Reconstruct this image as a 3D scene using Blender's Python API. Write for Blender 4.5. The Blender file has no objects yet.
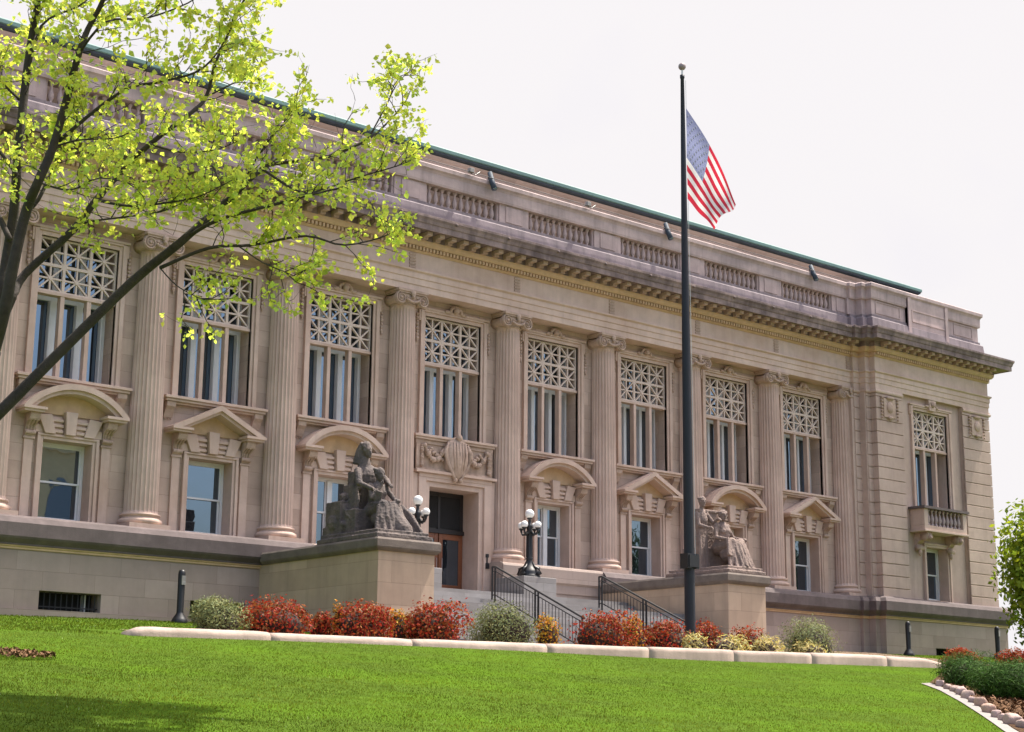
import bpy, bmesh, math, random
from mathutils import Vector, Matrix, Quaternion, noise
random.seed(7)
R = math.radians
scn = bpy.context.scene
COL = scn.collection

# ------------------------------------------------------------------ camera
CAM = Vector((-18.426, -44.703, -6.007))
YAW, PIT, ROL, FPX = .7025, .2210, .0095, 1638.3
fw = Vector((math.sin(YAW)*math.cos(PIT), math.cos(YAW)*math.cos(PIT), math.sin(PIT)))
r0 = Vector((math.cos(YAW), -math.sin(YAW), 0)); u0 = r0.cross(fw)
rr = math.cos(ROL)*r0 + math.sin(ROL)*u0
uu = -math.sin(ROL)*r0 + math.cos(ROL)*u0
cd = bpy.data.cameras.new('camera'); cam = bpy.data.objects.new('camera', cd); COL.objects.link(cam)
m = Matrix((rr, uu, -fw)).transposed().to_4x4(); m.translation = CAM
cam.matrix_world = m
cd.sensor_fit = 'HORIZONTAL'; cd.sensor_width = 36; cd.lens = FPX*36/1024
cd.clip_start = .1; cd.clip_end = 3000
scn.camera = cam

def ray(px, py): return ((px-512)*rr + (366-py)*uu + FPX*fw)
def at(px, py, depth):                       # point seen at a pixel, that far along the view axis
    return CAM + ray(px, py)*(depth/FPX)

# ------------------------------------------------------------------ terrain
def ground(x, y):
    s = -y
    zw = -2.97 + .0115*max(-30, min(70, x))
    zc = -3.99 + .008*max(-30, min(60, x))
    if s < 1.5: z = zw
    elif s < 12: z = zw + (zc-zw)*(s-1.5)/10.5
    else:
        t = min(1, (s-12)/31.0)
        z = zc + (-7.6-zc)*(t*.85 + .15*t*t*(3-2*t))
    if s < 42:
        z += .05*noise.noise(Vector((x*.12, y*.12, 3)))
    return z
def ghit(px, py):
    d = ray(px, py).normalized(); t = 5.0
    while t < 140:
        p = CAM + d*t
        if p.z < ground(p.x, p.y): return p
        t += .05
    return p

# ------------------------------------------------------------------ materials
def mat(name, col, rough=.8, var=.12, scale=3., bump=0., bscale=20., col2=None, c2amt=.5, c2scale=.6,
        joints=None, streak=0., metallic=0., trans=None, attr=False, spec=None, soot=None, sootamt=0.):
    mt = bpy.data.materials.new(name); mt.use_nodes = True
    nt = mt.node_tree; N = nt.nodes; L = nt.links
    bs = N['Principled BSDF']; out = N['Material Output']
    tc = N.new('ShaderNodeTexCoord')
    def nz(sc, det=5, vec=None, ro=.6):
        n = N.new('ShaderNodeTexNoise'); n.inputs['Scale'].default_value = sc; n.inputs['Detail'].default_value = det
        n.inputs['Roughness'].default_value = ro
        L.new(vec or tc.outputs['Object'], n.inputs['Vector']); return n
    def mix(fac, a, b, mode='MIX', f=None):
        x = N.new('ShaderNodeMix'); x.data_type = 'RGBA'; x.blend_type = mode
        if f is not None: x.inputs[0].default_value = f
        if fac is not None: L.new(fac, x.inputs[0])
        for s, v in ((6, a), (7, b)):
            if isinstance(v, tuple): x.inputs[s].default_value = (*v, 1)
            else: L.new(v, x.inputs[s])
        return x.outputs[2]
    def ramp(inp, a, b, va=0., vb=1.):
        m_ = N.new('ShaderNodeMapRange'); m_.inputs[1].default_value = a; m_.inputs[2].default_value = b
        m_.inputs[3].default_value = va; m_.inputs[4].default_value = vb; L.new(inp, m_.inputs[0]); return m_.outputs[0]
    n1 = nz(scale, 6)
    lo = tuple(c*(1-var) for c in col); hi = tuple(min(1, c*(1+var)) for c in col)
    c = mix(ramp(n1.outputs['Fac'], .3, .7), lo, hi)
    if col2:
        n2 = nz(c2scale, 5)
        c = mix(ramp(n2.outputs['Fac'], .42, .68, 0, c2amt), c, col2)
    h = None
    if attr:
        a = N.new('ShaderNodeAttribute'); a.attribute_name = 'tint'
        c = mix(None, c, a.outputs['Color'], 'MULTIPLY', 1.)
    if joints:
        sx = N.new('ShaderNodeSeparateXYZ'); L.new(tc.outputs['Object'], sx.inputs[0])
        ad = N.new('ShaderNodeMath'); ad.operation = 'ADD'; L.new(sx.outputs[0], ad.inputs[0]); L.new(sx.outputs[1], ad.inputs[1])
        cx = N.new('ShaderNodeCombineXYZ'); L.new(ad.outputs[0], cx.inputs[0]); L.new(sx.outputs[2], cx.inputs[1])
        br = N.new('ShaderNodeTexBrick'); L.new(cx.outputs[0], br.inputs['Vector'])
        br.inputs['Scale'].default_value = 1.
        br.inputs['Brick Width'].default_value = joints[0]; br.inputs['Row Height'].default_value = joints[1]
        br.inputs['Mortar Size'].default_value = .007; br.inputs['Mortar Smooth'].default_value = .3
        br.inputs['Color1'].default_value = (1, 1, 1, 1); br.inputs['Color2'].default_value = (.80, .785, .77, 1)
        br.inputs['Mortar'].default_value = (.66, .64, .62, 1)
        c = mix(None, c, br.outputs['Color'], 'MULTIPLY', 1.)
        h = br.outputs['Fac']
    if streak:
        mp = N.new('ShaderNodeMapping'); mp.inputs['Scale'].default_value = (5, 5, .35); L.new(tc.outputs['Object'], mp.inputs[0])
        n3 = nz(1.0, 5, mp.outputs[0])
        c = mix(ramp(n3.outputs['Fac'], .48, .75, 0, streak), c, soot or (.1, .085, .08))
    if sootamt:
        n4 = nz(1.7, 7, None, .7)
        c = mix(ramp(n4.outputs['Fac'], .4, .62, 0, sootamt), c, soot or (.08, .07, .07))
    L.new(c, bs.inputs['Base Color'])
    bs.inputs['Roughness'].default_value = rough; bs.inputs['Metallic'].default_value = metallic
    if spec is not None: bs.inputs['Specular IOR Level'].default_value = spec
    if bump:
        nb = nz(bscale, 5)
        bp = N.new('ShaderNodeBump'); bp.inputs['Strength'].default_value = bump; bp.inputs['Distance'].default_value = .02
        L.new(nb.outputs['Fac'], bp.inputs['Height'])
        last = bp
        if h is not None:
            b2 = N.new('ShaderNodeBump'); b2.invert = True; b2.inputs['Strength'].default_value = .6; b2.inputs['Distance'].default_value = .01
            L.new(h, b2.inputs['Height']); L.new(bp.outputs[0], b2.inputs['Normal']); last = b2
        L.new(last.outputs[0], bs.inputs['Normal'])
    if trans:
        tr = N.new('ShaderNodeBsdfTranslucent'); ms = N.new('ShaderNodeMixShader'); ms.inputs[0].default_value = trans[0]
        tcol = mix(None, c, trans[1], 'MULTIPLY', 1.)
        L.new(tcol, tr.inputs['Color']); L.new(bs.outputs[0], ms.inputs[1]); L.new(tr.outputs[0], ms.inputs[2])
        L.new(ms.outputs[0], out.inputs['Surface'])
    return mt

ST = (.57, .43, .355)
M = {}
M['stone'] = mat('limestone', ST, .85, .10, 2.2, .25, 30, (.42, .28, .205), .6, .5, None, .22, soot=(.24, .17, .14))
M['ashlar'] = mat('limestone ashlar', (.56, .425, .345), .85, .09, 2.0, .25, 30, (.37, .27, .21), .55, .35, (1.35, .52), .2, soot=(.24, .18, .15))
M['ped'] = mat('pedestal limestone', (.56, .42, .305), .85, .08, 2.0, .2, 25, (.48, .35, .25), .55, .4, (2.1, .62), .2, soot=(.2, .16, .13))
M['base'] = mat('basement limestone', (.385, .30, .262), .85, .08, 2.0, .2, 25, (.33, .27, .225), .5, .4, (1.6, .55), .22, soot=(.19, .165, .15))
M['warm'] = mat('bounce-lit limestone', (.56, .385, .235), .85, .12, 3, .25, 30, (.46, .31, .18), .5, .6, None, .15, soot=(.2, .15, .1))  # yellow tone stands in for light bounced up from the ground
M['relief'] = mat('carved limestone', (.49, .36, .285), .85, .16, 7, .4, 40, (.30, .20, .145), .7, 1.6, None, .3, soot=(.18, .13, .1))
M['colm'] = mat('column limestone', (.58, .435, .36), .85, .08, 1.6, .15, 30, (.42, .29, .235), .7, .35, None, .38, soot=(.27, .19, .16))
M['soot'] = mat('weathered table stone', (.135, .105, .102), .9, .2, 2.5, .35, 25, (.085, .065, .062), .7, .8, None, .4, soot=(.08, .065, .06))
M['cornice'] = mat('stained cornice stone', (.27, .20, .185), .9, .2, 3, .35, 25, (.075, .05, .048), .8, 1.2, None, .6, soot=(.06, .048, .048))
M['parapet'] = mat('mauve weathered stone', (.47, .365, .35), .9, .12, 2, .3, 25, (.27, .215, .21), .7, .7, None, .4, soot=(.15, .125, .125))
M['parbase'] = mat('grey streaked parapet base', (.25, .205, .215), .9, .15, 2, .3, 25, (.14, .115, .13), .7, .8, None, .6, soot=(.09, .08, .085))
M['attic'] = mat('attic stone', (.50, .385, .32), .85, .1, 2, .2, 25, (.36, .26, .21), .5, .5, (1.8, .6), .25, soot=(.2, .16, .15))
M['statue'] = mat('weathered statue stone', (.15, .118, .105), .9, .25, 4, .6, 30, (.24, .18, .15), .5, 1.4, None, .55, soot=(.065, .055, .055), sootamt=.8)
M['statue2'] = mat('brown statue stone', (.25, .18, .155), .9, .18, 4, .6, 30, (.38, .28, .22), .5, 1.4, None, .3, soot=(.11, .085, .08), sootamt=.5)
M['coping'] = mat('blackened coping stone', (.155, .125, .108), .92, .25, 3, .4, 25, (.2, .16, .13), .6, 1.0)
M['steps'] = mat('step limestone', (.31, .295, .29), .85, .1, 2, .2, 25, (.24, .225, .22), .6, .8, (1.5, .3))
M['copper'] = mat('green copper', (.10, .20, .185), .6, .15, 1.5, .1, 20, (.07, .13, .14), .6, .5)
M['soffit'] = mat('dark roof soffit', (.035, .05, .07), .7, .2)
M['white'] = mat('white paint', (.66, .66, .66), .45, .04, 4)
M['curt'] = mat('pale blind fabric', (.55, .55, .54), .9, .05, 4)
M['iron'] = mat('black iron', (.012, .012, .014), .45, .2, 8)
M['pole'] = mat('dark bronze pole', (.010, .012, .020), .6, .15, 2)
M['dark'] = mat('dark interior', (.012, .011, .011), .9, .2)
M['wood'] = mat('varnished door wood', (.20, .07, .03), .4, .2, 3)
M['doordark'] = mat('dark bronze transom', (.018, .014, .013), .5, .2, 3)
M['kerb'] = mat('pale pink curb stone', (.43, .325, .27), .85, .14, 2.5, .5, 25, (.30, .23, .19), .6, .9, None, .3, soot=(.16, .13, .11))
M['grey'] = mat('concrete', (.24, .21, .195), .9, .12, 3, .3, 30, (.3, .28, .25), .5, .8)
M['asphalt'] = mat('asphalt', (.05, .05, .052), .9, .2, 6, .4, 60)
M['mulch'] = mat('bark mulch', (.075, .045, .03), .95, .5, 14, 1., 30, (.15, .10, .06), .6, 6, spec=0)
M['soil'] = mat('bed soil', (.16, .10, .065), .95, .4, 10, 1., 30)
M['lawn'] = mat('lawn turf', (.066, .108, .016), .9, .25, 3., .8, 60, (.085, .165, .012), .6, .35, spec=0)
M['blade'] = mat('grass blades', (.098, .150, .020), .9, .3, .9, 0, 10, (.160, .200, .028), .75, .22, attr=True, spec=0, trans=(.3, (1.2, 1.15, .4)))
M['bark'] = mat('dark bark', (.045, .034, .03), .9, .3, 8, .8, 25, (.075, .058, .05), .5, 3)
M['leaf'] = mat('spring leaves', (.56, .62, .17), .6, .15, 2, attr=True, spec=.25, trans=(.62, (1.3, 1.3, .7)))
M['leafg'] = mat('green tree leaves', (.27, .36, .045), .7, .2, 1, attr=True, spec=.1, trans=(.45, (1.3, 1.2, .5)))
M['leafd'] = mat('dark green leaves', (.035, .07, .018), .6, .2, 1, attr=True, trans=(.25, (1, 1, .6)))
M['red'] = mat('red barberry leaves', (.29, .035, .024), .5, .3, 4, attr=True, spec=.08, trans=(.35, (1.3, .9, .6)))
M['orange'] = mat('orange leaves', (.5, .22, .04), .5, .3, 5, attr=True, spec=.08, trans=(.35, (1.2, 1.1, .6)))
M['yew'] = mat('grey green needles', (.23, .25, .11), .6, .25, 5, attr=True, spec=.08, trans=(.2, (1, 1, .7)))
M['juniper'] = mat('juniper needles', (.045, .10, .015), .6, .25, 4, attr=True, spec=.08, trans=(.2, (1, 1, .7)))
M['pale'] = mat('pale blades', (.52, .45, .2), .6, .25, 5, attr=True, spec=.08, trans=(.35, (1.1, 1.1, .7)))
M['twig'] = mat('bush twigs and core', (.035, .018, .014), .9, .3)
M['rock'] = mat('pink granite cobble', (.42, .30, .26), .85, .2, 4, .6, 25, (.27, .2, .18), .6, 2, attr=True)
M['globe'] = mat('opal glass', (.83, .82, .80), .25, .02)
M['ball'] = mat('dull gilt ball', (.30, .24, .24), .5, .1)
M['flagred'] = mat('flag red', (.50, .028, .06), .7, .05, trans=(.45, (1.2, 1, 1)))
M['flagwhite'] = mat('flag white', (.78, .76, .77), .7, .03, trans=(.45, (1, 1, 1)))
M['flagblue'] = mat('flag blue', (.15, .165, .33), .7, .05, trans=(.55, (1.6, 1.6, 1.3)))
M['farwall'] = mat('sunlit-toned building stone', (.85, .66, .42), .85, .1, 1, 0, 10)  # colour raised to stand in for sun on the mirrored wall

def glassmat(name, base, ior, wav):
    mt = bpy.data.materials.new(name); mt.use_nodes = True
    nt = mt.node_tree; bs = nt.nodes['Principled BSDF']
    bs.inputs['Base Color'].default_value = (*base, 1); bs.inputs['Roughness'].default_value = .015
    bs.inputs['IOR'].default_value = ior; bs.inputs['Specular Tint'].default_value = (.60, .80, 1, 1)
    tc = nt.nodes.new('ShaderNodeTexCoord'); n = nt.nodes.new('ShaderNodeTexNoise'); n.inputs['Scale'].default_value = 1.6
    n.inputs['Detail'].default_value = 1
    b = nt.nodes.new('ShaderNodeBump'); b.inputs['Strength'].default_value = wav; b.inputs['Distance'].default_value = .02
    nt.links.new(tc.outputs['Object'], n.inputs['Vector']); nt.links.new(n.outputs['Fac'], b.inputs['Height'])
    nt.links.new(b.outputs[0], bs.inputs['Normal'])
    return mt
M['glass'] = glassmat('window glass', (.014, .016, .020), 3.1, .14)

# ------------------------------------------------------------------ mesh builder
class MB:
    def __init__(s): s.v = []; s.f = []; s.mi = []; s.tint = None; s.cm = 0; s.sm = []; s.smooth = False
    def add(s, vs, fs):
        o = len(s.v); s.v.extend([tuple(v) for v in vs])
        for f in fs: s.f.append([i+o for i in f]); s.mi.append(s.cm); s.sm.append(s.smooth)
        return s
    def box(s, x0, x1, y0, y1, z0, z1):
        vs = [(x0,y0,z0),(x1,y0,z0),(x1,y1,z0),(x0,y1,z0),(x0,y0,z1),(x1,y0,z1),(x1,y1,z1),(x0,y1,z1)]
        return s.add(vs, [(3,2,1,0),(4,5,6,7),(0,1,5,4),(1,2,6,5),(2,3,7,6),(3,0,4,7)])
    def cbox(s, c, hx, hy, hz, mtx=None):
        vs = [Vector((a*hx, b*hy, d*hz)) for d in (-1,1) for a, b in ((-1,-1),(1,-1),(1,1),(-1,1))]
        if mtx: vs = [mtx @ v for v in vs]
        c = Vector(c); vs = [v + c for v in vs]
        return s.add(vs, [(3,2,1,0),(4,5,6,7),(0,1,5,4),(1,2,6,5),(2,3,7,6),(3,0,4,7)])
    def prism(s, poly, y0, y1):               # polygon in x-z, extruded in y
        n = len(poly)
        vs = [(p[0], y0, p[1]) for p in poly] + [(p[0], y1, p[1]) for p in poly]
        fs = [list(range(n)), list(range(2*n-1, n-1, -1))] + [[i, i+n, (i+1) % n+n, (i+1) % n] for i in range(n)]
        return s.add(vs, fs)
    def prism_yz(s, poly, x0, x1):
        n = len(poly)
        vs = [(x0, p[0], p[1]) for p in poly] + [(x1, p[0], p[1]) for p in poly]
        fs = [list(range(n)), list(range(2*n-1, n-1, -1))] + [[i, i+n, (i+1) % n+n, (i+1) % n] for i in range(n)]
        return s.add(vs, fs)
    def lathe(s, prof, c=(0,0,0), n=20, flut=None, x0=None):
        vs = []; k = len(prof)
        for i in range(n):
            a = 2*math.pi*i/n
            for r, z in prof: vs.append((c[0]+r*math.cos(a), c[1]+r*math.sin(a), c[2]+z))
        fs = [[i*k+j, ((i+1) % n)*k+j, ((i+1) % n)*k+j+1, i*k+j+1] for i in range(n) for j in range(k-1)]
        s.add(vs, fs)
        o = len(s.v)-n*k
        s.f.append([o+i*k for i in range(n)][::-1]); s.f.append([o+i*k+k-1 for i in range(n)])
        s.mi += [s.cm]*2; s.sm += [False]*2
        return s
    def tube(s, pts, rad, n=7):
        pts = [Vector(p) for p in pts]
        if not isinstance(rad, (list, tuple)): rad = [rad]*len(pts)
        vs = []; up = Vector((.13, .21, 1)).normalized()
        for i, p in enumerate(pts):
            t = (pts[min(i+1, len(pts)-1)] - pts[max(i-1, 0)]); t = t.normalized() if t.length > 1e-6 else Vector((0,0,1))
            a = t.cross(up); a = a.normalized() if a.length > 1e-3 else t.cross(Vector((1,0,0))).normalized(); b = t.cross(a)
            for j in range(n):
                g = 2*math.pi*j/n; vs.append(p + (a*math.cos(g) + b*math.sin(g))*rad[i])
        fs = [[i*n+j, i*n+(j+1) % n, (i+1)*n+(j+1) % n, (i+1)*n+j] for i in range(len(pts)-1) for j in range(n)]
        fs += [list(range(n))[::-1], [(len(pts)-1)*n+j for j in range(n)]]
        return s.add(vs, fs)
    def ball(s, c, r, n=12, sc=(1,1,1)):
        prof = []
        vs = []; fs = []; c = Vector(c); k = n//2
        for i in range(k+1):
            ph = math.pi*i/k
            for j in range(n):
                th = 2*math.pi*j/n
                vs.append(c + Vector((r*sc[0]*math.sin(ph)*math.cos(th), r*sc[1]*math.sin(ph)*math.sin(th), r*sc[2]*math.cos(ph))))
        for i in range(k):
            for j in range(n): fs.append([i*n+j, (i+1)*n+j, (i+1)*n+(j+1) % n, i*n+(j+1) % n])
        return s.add(vs, fs)
    def caps(s, a, b, ra, rb, n=10):          # tapered capsule
        a = Vector(a); b = Vector(b)
        s.ball(a, ra, n); s.ball(b, rb, n); return s.tube([a, b], [ra, rb], n)
    def sweep(s, path, prof, cap=True, closed_prof=False):
        P = [Vector(p) for p in path]; n = len(P); k = len(prof)
        nr = []
        for i in range(n-1):
            d = (P[i+1]-P[i]).normalized(); nr.append(Vector((d.y, -d.x)))
        off = []
        for i in range(n):
            if i == 0: off.append(nr[0])
            elif i == n-1: off.append(nr[-1])
            else:
                a, b = nr[i-1], nr[i]; q = 1 + a.dot(b)
                off.append((a+b)/q if q > .05 else a)
        vs = [(P[i].x+off[i].x*p, P[i].y+off[i].y*p, z) for i in range(n) for p, z in prof]
        fs = [[i*k+j, (i+1)*k+j, (i+1)*k+j+1, i*k+j+1] for i in range(n-1) for j in range(k-1)]
        if closed_prof: fs += [[i*k+k-1, (i+1)*k+k-1, (i+1)*k, i*k] for i in range(n-1)]
        if cap: fs += [list(range(k))[::-1], [(n-1)*k+j for j in range(k)]]
        return s.add(vs, fs)
    def mesh(s, name, mats):
        me = bpy.data.meshes.new(name); me.from_pydata(s.v, [], s.f)
        if not isinstance(mats, (list, tuple)): mats = [mats]
        for m_ in mats: me.materials.append(m_)
        if len(mats) > 1: me.polygons.foreach_set('material_index', s.mi)
        me.polygons.foreach_set('use_smooth', s.sm)
        if s.tint is not None:
            a = me.color_attributes.new('tint', 'FLOAT_COLOR', 'POINT')
            flat = []
            for t in s.tint: flat += [t[0], t[1], t[2], 1]
            a.data.foreach_set('color', flat)
        me.update(); return me

def link(name, me, parent=None, loc=None, rot=None):
    o = bpy.data.objects.new(name, me); COL.objects.link(o)
    if parent: o.parent = parent
    if loc is not None: o.location = loc
    if rot is not None: o.rotation_euler = rot
    return o
def build(mb, name, mats, parent=None, recalc=True, loc=None, bevel=0):
    me = mb.mesh(name, mats)
    if recalc:
        b = bmesh.new(); b.from_mesh(me); bmesh.ops.recalc_face_normals(b, faces=b.faces); b.to_mesh(me); b.free()
    o = link(name, me, parent, loc)
    if bevel:
        md = o.modifiers.new('bevel', 'BEVEL'); md.width = bevel; md.segments = 2; md.limit_method = 'ANGLE'; md.angle_limit = R(40)
    return o
def tag(o, label, cat, group=None, kind=None):
    if label: o['label'] = label
    if cat: o['category'] = cat
    if group: o['group'] = group
    if kind: o['kind'] = kind
    return o
def empty(name, loc, label, cat, group=None):
    o = bpy.data.objects.new(name, None); COL.objects.link(o); o.location = loc; o.empty_display_size = .3
    return tag(o, label, cat, group)

# ================================================================== COURTHOUSE
S = 4.8; CX = 16.8                                # bay width; axis of the entrance
H = empty('courthouse', (0, 0, 0), 'long pale limestone courthouse with giant fluted columns, lattice windows and a green roof edge', 'building')
def part(mb, name, m_, parent=None, **k): return build(mb, name, M[m_] if isinstance(m_, str) else [M[q] for q in m_], parent or H, **k)
def mir(path): return [(2*CX-x, y) for x, y in path[::-1]]
RST = [(38.55,-.5),(38.55,-.65),(38.95,-.65),(38.95,-1.0),(39.25,-1.0),(39.25,-1.3),(47.84,-1.3),(47.84,22)]
FACE = mir(RST) + RST

# ---- walls of the main block, bay by bay
lat_c = .34
wall = MB(); 
Z0, ZS, ZT = -.12, 4.12, 8.42
for i in range(-1, 8):
    a, b = i*S, (i+1)*S; c = (a+b)/2; y0, y1 = .2, 1.1
    lo = .85; hi = 1.27
    if i == 3:
        wall.box(a, 15.25, y0, y1, -1.3, ZS); wall.box(18.4, b, y0, y1, -1.3, ZS); wall.box(15.25, 18.4, y0, y1, 2.75, ZS)
    else:
        wall.box(a, c-lo, y0, y1, Z0, ZS); wall.box(c+lo, b, y0, y1, Z0, ZS); wall.box(c-lo, c+lo, y0, y1, 2.32, ZS)
        wall.box(c-lo, c+lo, y0, y1, Z0, -.06)
    wall.box(a, c-hi, y0, y1, ZS, 9.3); wall.box(c+hi, b, y0, y1, ZS, 9.3); wall.box(c-hi, c+hi, y0, y1, ZT, 9.3)
part(wall, 'wall', 'ashlar')

# ---- columns
def column_meshes():
    sh = MB(); sh.smooth = False
    n = 96; prof = []
    for z, r in ((.34,.535),(.42,.515),(1.5,.513),(3.2,.505),(5,.487),(7,.462),(8.30,.445),(8.42,.455),(8.5,.45)): prof.append((r, z))
    vs = []; k = len(prof)
    for i in range(n):
        a = 2*math.pi*i/n; q = (i % 4)
        d = {0: 0, 1: .7, 2: 1, 3: .7}[q]
        for j, (r, z) in enumerate(prof):
            dep = 0 if j in (0, k-1, k-2) else .045*d
            vs.append(((r-dep)*math.cos(a), (r-dep)*math.sin(a), z))
    fs = [[i*k+j, ((i+1) % n)*k+j, ((i+1) % n)*k+j+1, i*k+j+1] for i in range(n) for j in range(k-1)]
    sh.add(vs, fs)
    ba = MB(); ba.smooth = True
    ba.lathe([(.0,0),(.62,0),(.665,.03),(.68,.085),(.665,.14),(.62,.17),(.58,.19),(.56,.22),(.575,.25),(.61,.265),(.62,.295),(.60,.325),(.55,.335),(.0,.34)], n=40)
    ba.smooth = False; ba.box(-.68, .68, -.68, .55, -.16, 0)
    cp = MB(); cp.smooth = True
    cp.lathe([(.0,8.46),(.47,8.46),(.49,8.49),(.46,8.52),(.50,8.58),(.57,8.68),(.58,8.74),(.0,8.74)], n=32)
    for sgn in (-1, 1):
        for yy in (-.56, ):
            # volute: spiral ridge over a disc
            cx_, cz_ = sgn*.47, 8.66
            pts = []; rad = []
            for t in range(34):
                a = -math.pi/2*1 + sgn*(-t*.42) ; rr_ = .225*(1-t/40.)
                pts.append((cx_ + rr_*math.cos(a+math.pi), yy, cz_ + rr_*math.sin(a+math.pi))); rad.append(.034*(1-t/60.))
            cp.tube(pts, rad, 6)
            cp.tube([(cx_, yy+.015, cz_), (cx_, yy+.10, cz_)], [.235, .235], 20)
            cp.tube([(cx_, yy+.10, cz_), (cx_, -.25, cz_), (cx_, 0, cz_), (cx_, .2, cz_)], [.235, .16, .16, .2], 16)
            cp.ball((cx_, yy, cz_), .05, 8)
            # corner palmette and hanging festoon
            cp.ball((sgn*.2, yy+.02, 8.74), .07, 8, (1.2, .6, .7))
    for t in range(9):
        u = (t-4)/4.; cp.ball((u*.26, -.6, 8.63-.07*(1-u*u)), .05, 8)
    cp.ball((0, -.62, 8.86), .11, 10, (1, .5, 1.1)); cp.ball((0, -.62, 8.74), .07, 8)
    cp.smooth = False
    cp.box(-.60, .60, -.60, .2, 8.84, 8.90); cp.box(-.64, .64, -.64, .2, 8.90, 8.985)
    cp.prism([(-.48, 8.83), (.48, 8.83), (.48, 8.74), (.2, 8.70), (-.2, 8.70), (-.48, 8.74)], -.55, 0)
    return (sh.mesh('shaft', [M['colm']]), ba.mesh('column base', [M['colm']]), cp.mesh('capital', [M['relief']]))
CM = column_meshes()
for i in range(-1, 9):
    o = link('column', CM[0], H, (i*S, 0, 0))
    link('column_base', CM[1], o); link('capital', CM[2], o)

# ---- entablature
FR = [(-.9, 9.0), (0, 9.0), (0, 9.22), (.03, 9.235), (.03, 9.45), (.06, 9.465), (.06, 9.66), (.13, 9.71), (.13, 9.77), (.02, 9.785), (-.9, 9.785)]
part(MB().sweep(FACE, FR, closed_prof=True), 'architrave', 'stone')
fz = MB().sweep(FACE, [(-.9, 9.786), (0, 9.786), (0, 10.40), (-.9, 10.40)], closed_prof=True)
part(fz, 'frieze', 'stone')
tg = MB()                                           # small stack of grooves over every column
tg.box(-.11, .11, -.51, -.49, 9.80, 10.38)
for k in range(5): tg.box(-.14, .14, -.53, -.49, 9.82+k*.115, 9.89+k*.115)
tgm = tg.mesh('frieze ornament', [M['relief']])
for i in range(-1, 9): link('frieze_ornament', tgm, H, (i*S, 0, 0))
dn = MB().sweep(FACE, [(-.8, 10.401), (.03, 10.401), (.09, 10.45), (.09, 10.47), (.05, 10.48), (.05, 10.60), (.16, 10.62), (.23, 10.70), (.25, 10.80), (.25, 10.81), (-.8, 10.81)], closed_prof=True)
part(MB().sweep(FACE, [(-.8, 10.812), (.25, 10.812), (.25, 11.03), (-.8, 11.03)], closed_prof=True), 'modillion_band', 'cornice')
def along(path, p, step, fn):                       # call fn(position, direction) along the outer face
    for i in range(len(path)-1):
        a, b = Vector(path[i]), Vector(path[i+1]); L = (b-a).length
        if L < .8: continue
        d = (b-a).normalized(); nrm = Vector((d.y, -d.x)); n = max(1, int(L/step)); 
        if b.y > 5 or a.y > 5: n = min(n, int(8/step)); L = n*step; 
        if a.y > 5: continue
        for k in range(n): fn(a + d*((k+.5)*L/n) + nrm*p, d, nrm)
def dent(c, d, nrm): 
    mtx = Matrix(((d.x, nrm.x, 0), (d.y, nrm.y, 0), (0, 0, 1)))
    dn.cbox((c.x, c.y, 10.535), .042, .07, .06, mtx)
along(FACE, .10, .15, dent)
part(dn, 'bed_moulding', 'warm')
mdm = MB().box(-.11, .11, -.21, .21, -.065, .065).box(-.10, .10, -.24, -.02, -.15, -.066).mesh('modillion', [M['relief']])
far_m = MB(); cnt = [0]
def modi(c, d, nrm):
    mtx = Matrix(((d.x, nrm.x, 0), (d.y, nrm.y, 0), (0, 0, 1)))
    if c.x > -1 and c.y < -.3 and cnt[0] < 98:
        cnt[0] += 1; link('modillion', mdm, H, (c.x, c.y, 10.955), (0, 0, math.atan2(nrm.y, nrm.x)-math.pi/2))
    else:
        far_m.cbox((c.x, c.y, 10.955), .11, .21, .065, mtx)
along(FACE, .45, .533, modi)
tag(part(far_m, 'modillion_row', 'relief'), None, None, kind='stuff')
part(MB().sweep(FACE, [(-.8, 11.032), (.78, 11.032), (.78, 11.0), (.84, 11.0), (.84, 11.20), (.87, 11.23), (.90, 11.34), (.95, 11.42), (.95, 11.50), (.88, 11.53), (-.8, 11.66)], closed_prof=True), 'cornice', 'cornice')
lh = MB(); lh.smooth = True; lh.ball((0, 0, 0), .06, 8); lh.ball((0, -.05, -.03), .035, 8); lhm = lh.mesh('cornice spout', [M['cornice']])
for i in range(-1, 8):
    for k in (.25, .75): link('cornice_spout', lhm, H, ((i+k)*S, -1.43, 11.40))

# ---- parapet
FACE2 = FACE
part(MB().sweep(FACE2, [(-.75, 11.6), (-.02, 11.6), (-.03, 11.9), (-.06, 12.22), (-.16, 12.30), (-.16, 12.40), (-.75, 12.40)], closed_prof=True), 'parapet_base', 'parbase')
part(MB().sweep(FACE2, [(-.72, 13.12), (-.14, 13.12), (-.12, 13.20), (-.12, 13.52), (-.08, 13.60), (-.02, 13.66), (-.02, 13.80), (-.08, 13.85), (-.72, 13.85)], closed_prof=True), 'parapet_rail', 'parapet')
for i in range(-1, 9):
    x = i*S; die = MB()
    lo_, hi_ = x-.70, x+.70
    if i == -1: lo_ = -5.0
    if i == 8: hi_ = 38.6
    die.box(lo_, hi_, .0, -.28, 12.40, 13.12)
    die.box(x-.4, x+.4, -.31, -.27, 12.46, 13.06)
    part(die, 'parapet_pier', 'parapet')
PP = [(38.6,-.55),(38.95,-.65),(38.95,-1.0),(39.25,-1.0),(39.25,-1.3),(47.84,-1.3),(47.84,20)]
PP[0] = (38.6, -.65)
for pth in (PP, mir(PP)):
    part(MB().sweep(pth, [(-.6, 12.401), (-.22, 12.401), (-.22, 13.119), (-.6, 13.119)], closed_prof=True), 'parapet_panel_wall', 'parapet')
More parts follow.
